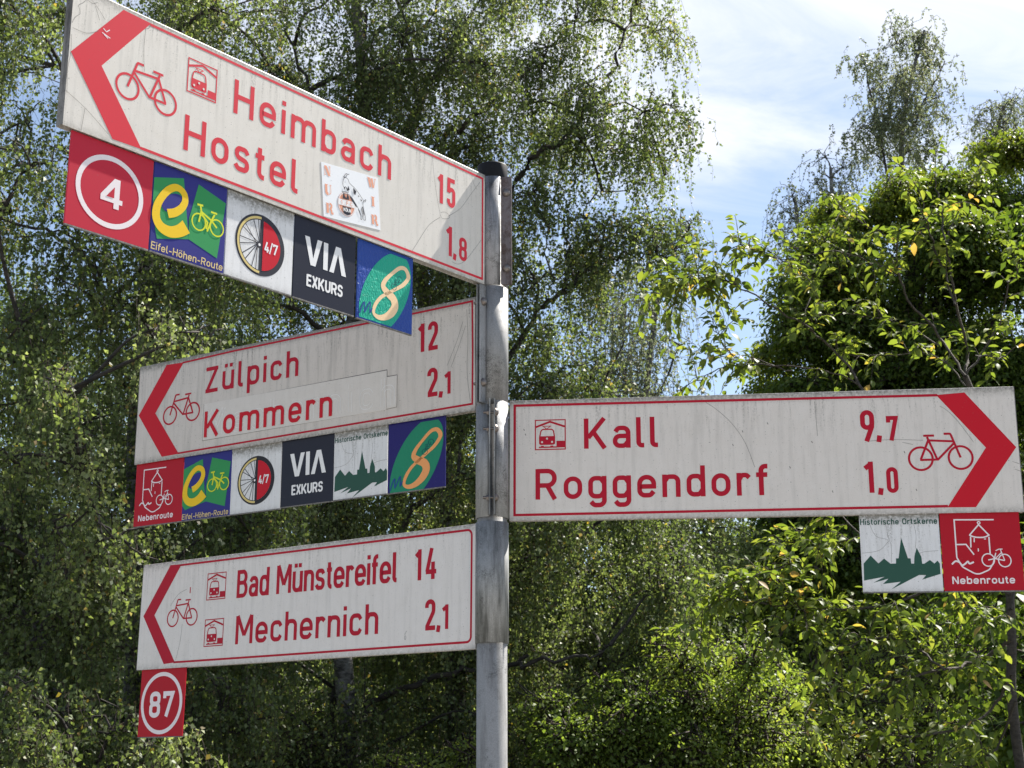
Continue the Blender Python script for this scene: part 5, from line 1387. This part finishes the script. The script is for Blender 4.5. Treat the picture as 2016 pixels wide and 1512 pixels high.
LEAF_SHAPES = [cherry_leaf_mesh(v) for v in range(9)]
c0 = P(1992, 1260, 5.6)
cherry = Tree('cherry_tree', 'cherry tree at the right with large yellow-green leaves in front of the dark tree', (c0[0], c0[1], -.05), BARK_C, CHERRY)
cherry.main([(c0[0] + .1, c0[1], -.05), P(2000, 1450, 5.6), P(1992, 1260, 5.6), P(1985, 1130, 5.6), P(1960, 900, 5.6), P(1900, 740, 5.6)], .032, .018)
Yc = 5.2
CB = [  # (pixel path, start radius, end radius, y, twig density)
    ([(1900, 740), (1905, 690), (1880, 590), (1862, 480), (1850, 410), (1840, 350)], .016, .005, Yc, 1.0),
    ([(1880, 600), (1845, 500), (1825, 440), (1810, 380), (1770, 330)], .011, .004, Yc - .2, 1.0),
    ([(1862, 480), (1880, 430), (1905, 380), (1930, 340)], .009, .004, Yc + .2, .8),
    ([(1900, 740), (1850, 660), (1790, 590), (1765, 530), (1762, 480), (1700, 440), (1640, 400)], .013, .004, Yc - .3, 1.0),
    ([(1765, 540), (1700, 510), (1640, 495), (1560, 510), (1480, 500), (1455, 490)], .008, .003, Yc - .4, 1.1),
    ([(1700, 770), (1640, 690), (1580, 640), (1500, 590), (1440, 555), (1390, 548), (1300, 560)], .012, .003, Yc - .5, 1.3),
    ([(1450, 560), (1400, 545), (1350, 545), (1290, 565)], .006, .003, Yc - .5, 2.6),
    ([(1400, 548), (1370, 580), (1320, 600)], .005, .003, Yc - .5, 2.0),
    ([(1560, 530), (1500, 495), (1450, 485)], .005, .003, Yc - .5, 2.0),
    ([(1580, 640), (1600, 560), (1560, 530), (1520, 500)], .007, .003, Yc - .5, 1.0),
    ([(1720, 790), (1660, 740), (1540, 720), (1440, 720), (1380, 745), (1330, 770)], .009, .003, Yc - .4, .9),
    ([(1560, 730), (1480, 705), (1430, 690), (1400, 640), (1380, 630)], .006, .003, Yc - .5, .8),
    ([(1900, 740), (1960, 650), (1990, 560), (2030, 500)], .012, .004, Yc, .9),
    ([(1850, 680), (1780, 640), (1700, 620), (1620, 620)], .008, .003, Yc - .2, 1.2),
    ([(1900, 760), (1840, 700), (1740, 700), (1660, 700)], .008, .003, Yc - .1, 1.2),
    ([(1920, 700), (1980, 700), (2040, 640)], .008, .004, Yc - .2, 1.3),
    ([(1990, 1170), (1900, 1120), (1800, 1080), (1700, 1060), (1600, 1080), (1520, 1070)], .016, .004, Yc - .1, 1.0),
    ([(1860, 1140), (1760, 1190), (1640, 1200), (1520, 1190), (1420, 1180), (1350, 1240)], .013, .003, Yc - .4, 1.5),
    ([(1620, 1120), (1560, 1110), (1500, 1130), (1440, 1150), (1400, 1190)], .007, .003, Yc - .4, 1.4),
    ([(1990, 1260), (1930, 1300), (1860, 1320), (1780, 1340), (1690, 1370), (1620, 1360), (1580, 1420)], .018, .004, Yc - .2, 1.3),
    ([(1860, 1320), (1800, 1270), (1720, 1255), (1650, 1290), (1600, 1320)], .010, .003, Yc - .5, 1.2),
    ([(1990, 1330), (1950, 1400), (1870, 1440), (1780, 1450), (1700, 1440), (1650, 1480)], .013, .004, Yc - .2, 1.3),
    ([(1990, 1200), (2010, 1100), (2040, 1000)], .016, .006, Yc, .8),
    ([(2000, 1380), (1960, 1470), (1900, 1520), (1820, 1530)], .012, .004, Yc, 1.2),
    ([(1880, 1130), (1900, 1190), (1960, 1230)], .010, .004, Yc - .4, 1.0),
    ([(1640, 1200), (1600, 1250), (1580, 1200), (1530, 1260)], .007, .003, Yc - .5, 1.2),
    ([(1700, 1060), (1640, 1010), (1620, 1100)], .007, .003, Yc - .3, 1.0),
]
LP = []; LT_ = []; LN = []
for path, r0, r1, yy, dn in CB:
    p = cherry.limb([P(x, y, yy + .12 * math.sin(k * 1.7)) for k, (x, y) in enumerate(path)], r0, r1, .006, 5)
    seglen = np.linalg.norm(np.diff(p, axis=0), axis=1).sum(); ntw = int(seglen * (11.5 if path[0][1] < 800 else 20) * dn)
    for q in range(ntw):
        f = RNG.uniform(.12, 1) * (len(p) - 1); a = int(min(f, len(p) - 2)); s0 = p[a] + (p[a + 1] - p[a]) * (f - a)
        tang = unit(p[a + 1] - p[a]); dirv = unit(tang * .7 + rand_dir(1, .15)[0] * .9)
        Lt = RNG.uniform(.10, .32); m1 = s0 + dirv * Lt * .5 + np.array([0, 0, .01]); e = s0 + dirv * Lt - np.array([0, 0, Lt * .28])
        tp = np.array(smooth3([s0, m1, e], 3))
        V, F = tube_batch(tp[None], np.linspace(.0028, .0012, len(tp))[None], 4); cherry.tw.add(V, F)
        nl = int(Lt / .026) + 2
        for l in range(nl):
            g = (l + .6) / nl * (len(tp) - 1.001); a2 = int(g); pp = tp[a2] + (tp[a2 + 1] - tp[a2]) * (g - a2)
            td = unit(tp[a2 + 1] - tp[a2]); side = unit(np.cross(td, np.array([0, 0, 1.])) + 1e-6) * (1 if l % 2 else -1)
            LT_.append(unit(td * .55 + side * .8 + np.array([0, 0, -.22]) + RNG.normal(0, .34, 3))); LN.append(unit(np.array([0, 0, 1.]) + RNG.normal(0, .35, 3))); LP.append(pp)
LP = np.array(LP); LT_ = np.array(LT_); LN = np.array(LN)
LN = unit(LN - LT_ * np.sum(LN * LT_, 1, keepdims=True)); LB = np.cross(LN, LT_)
nL = len(LP); LS = .062 * RNG.uniform(.6, 1.22, nL); LP = LP + LT_ * (LS * .2)[:, None]
tints = np.clip(RNG.normal(.5, .2, nL), 0, .86); tints = np.where(RNG.random(nL) < .03, RNG.uniform(.92, 1, nL), tints)
# the 300 leaves that show largest are objects of their own
d = LP - CAM; dep = d @ FWD; sx = 1008 + FPX * (d @ RIGHT) / dep; sy = 756 - FPX * (d @ UP) / dep
facing = np.abs(np.sum(LN * unit(d), 1)) * (LS / dep) ** 2
vis = (sx > 1000) & (sx < 2010) & (sy > 5) & (sy < 1505) & ~((sy > 765) & (sy < 1030)) & ~((sy > 1000) & (sy < 1170) & (sx > 1690))
order = np.argsort(-np.where(vis, facing, 0)); single = set(order[:300].tolist())
Vb, Fb, Tb, nb = [], [], [], 0
root_loc = np.array(cherry.base)
leaf_me = {}
for q in range(nL):
    V, F = LEAF_SHAPES[q % 9]
    if q in single: continue
    R = np.stack([LT_[q], LB[q], LN[q]], 1)
    Vb.append((V * LS[q]) @ R.T + LP[q]); Fb.append(F + nb); nb += len(V); Tb += [tints[q]] * len(F)
cherry.LV = [np.concatenate(Vb)]; cherry.LF = [np.concatenate(Fb)]; cherry.LT = [np.array(Tb)]
croot = cherry.finish()
for q in sorted(single):
    key = (q % 9, int(round(tints[q] * 6)))
    if key not in leaf_me:
        V, F = LEAF_SHAPES[key[0]]; me = fast_mesh('leaf', V, F, np.full(len(F), min(.995, key[1] / 6.0))); me.materials.append(CHERRY); leaf_me[key] = me
    o = bpy.data.objects.new('leaf', leaf_me[key]); COL.objects.link(o); o.parent = croot
    R = Matrix((tuple(LT_[q]), tuple(LB[q]), tuple(LN[q]))).transposed().to_4x4()
    o.matrix_basis = Matrix.Translation(LP[q] - root_loc) @ R @ Matrix.Scale(LS[q], 4)
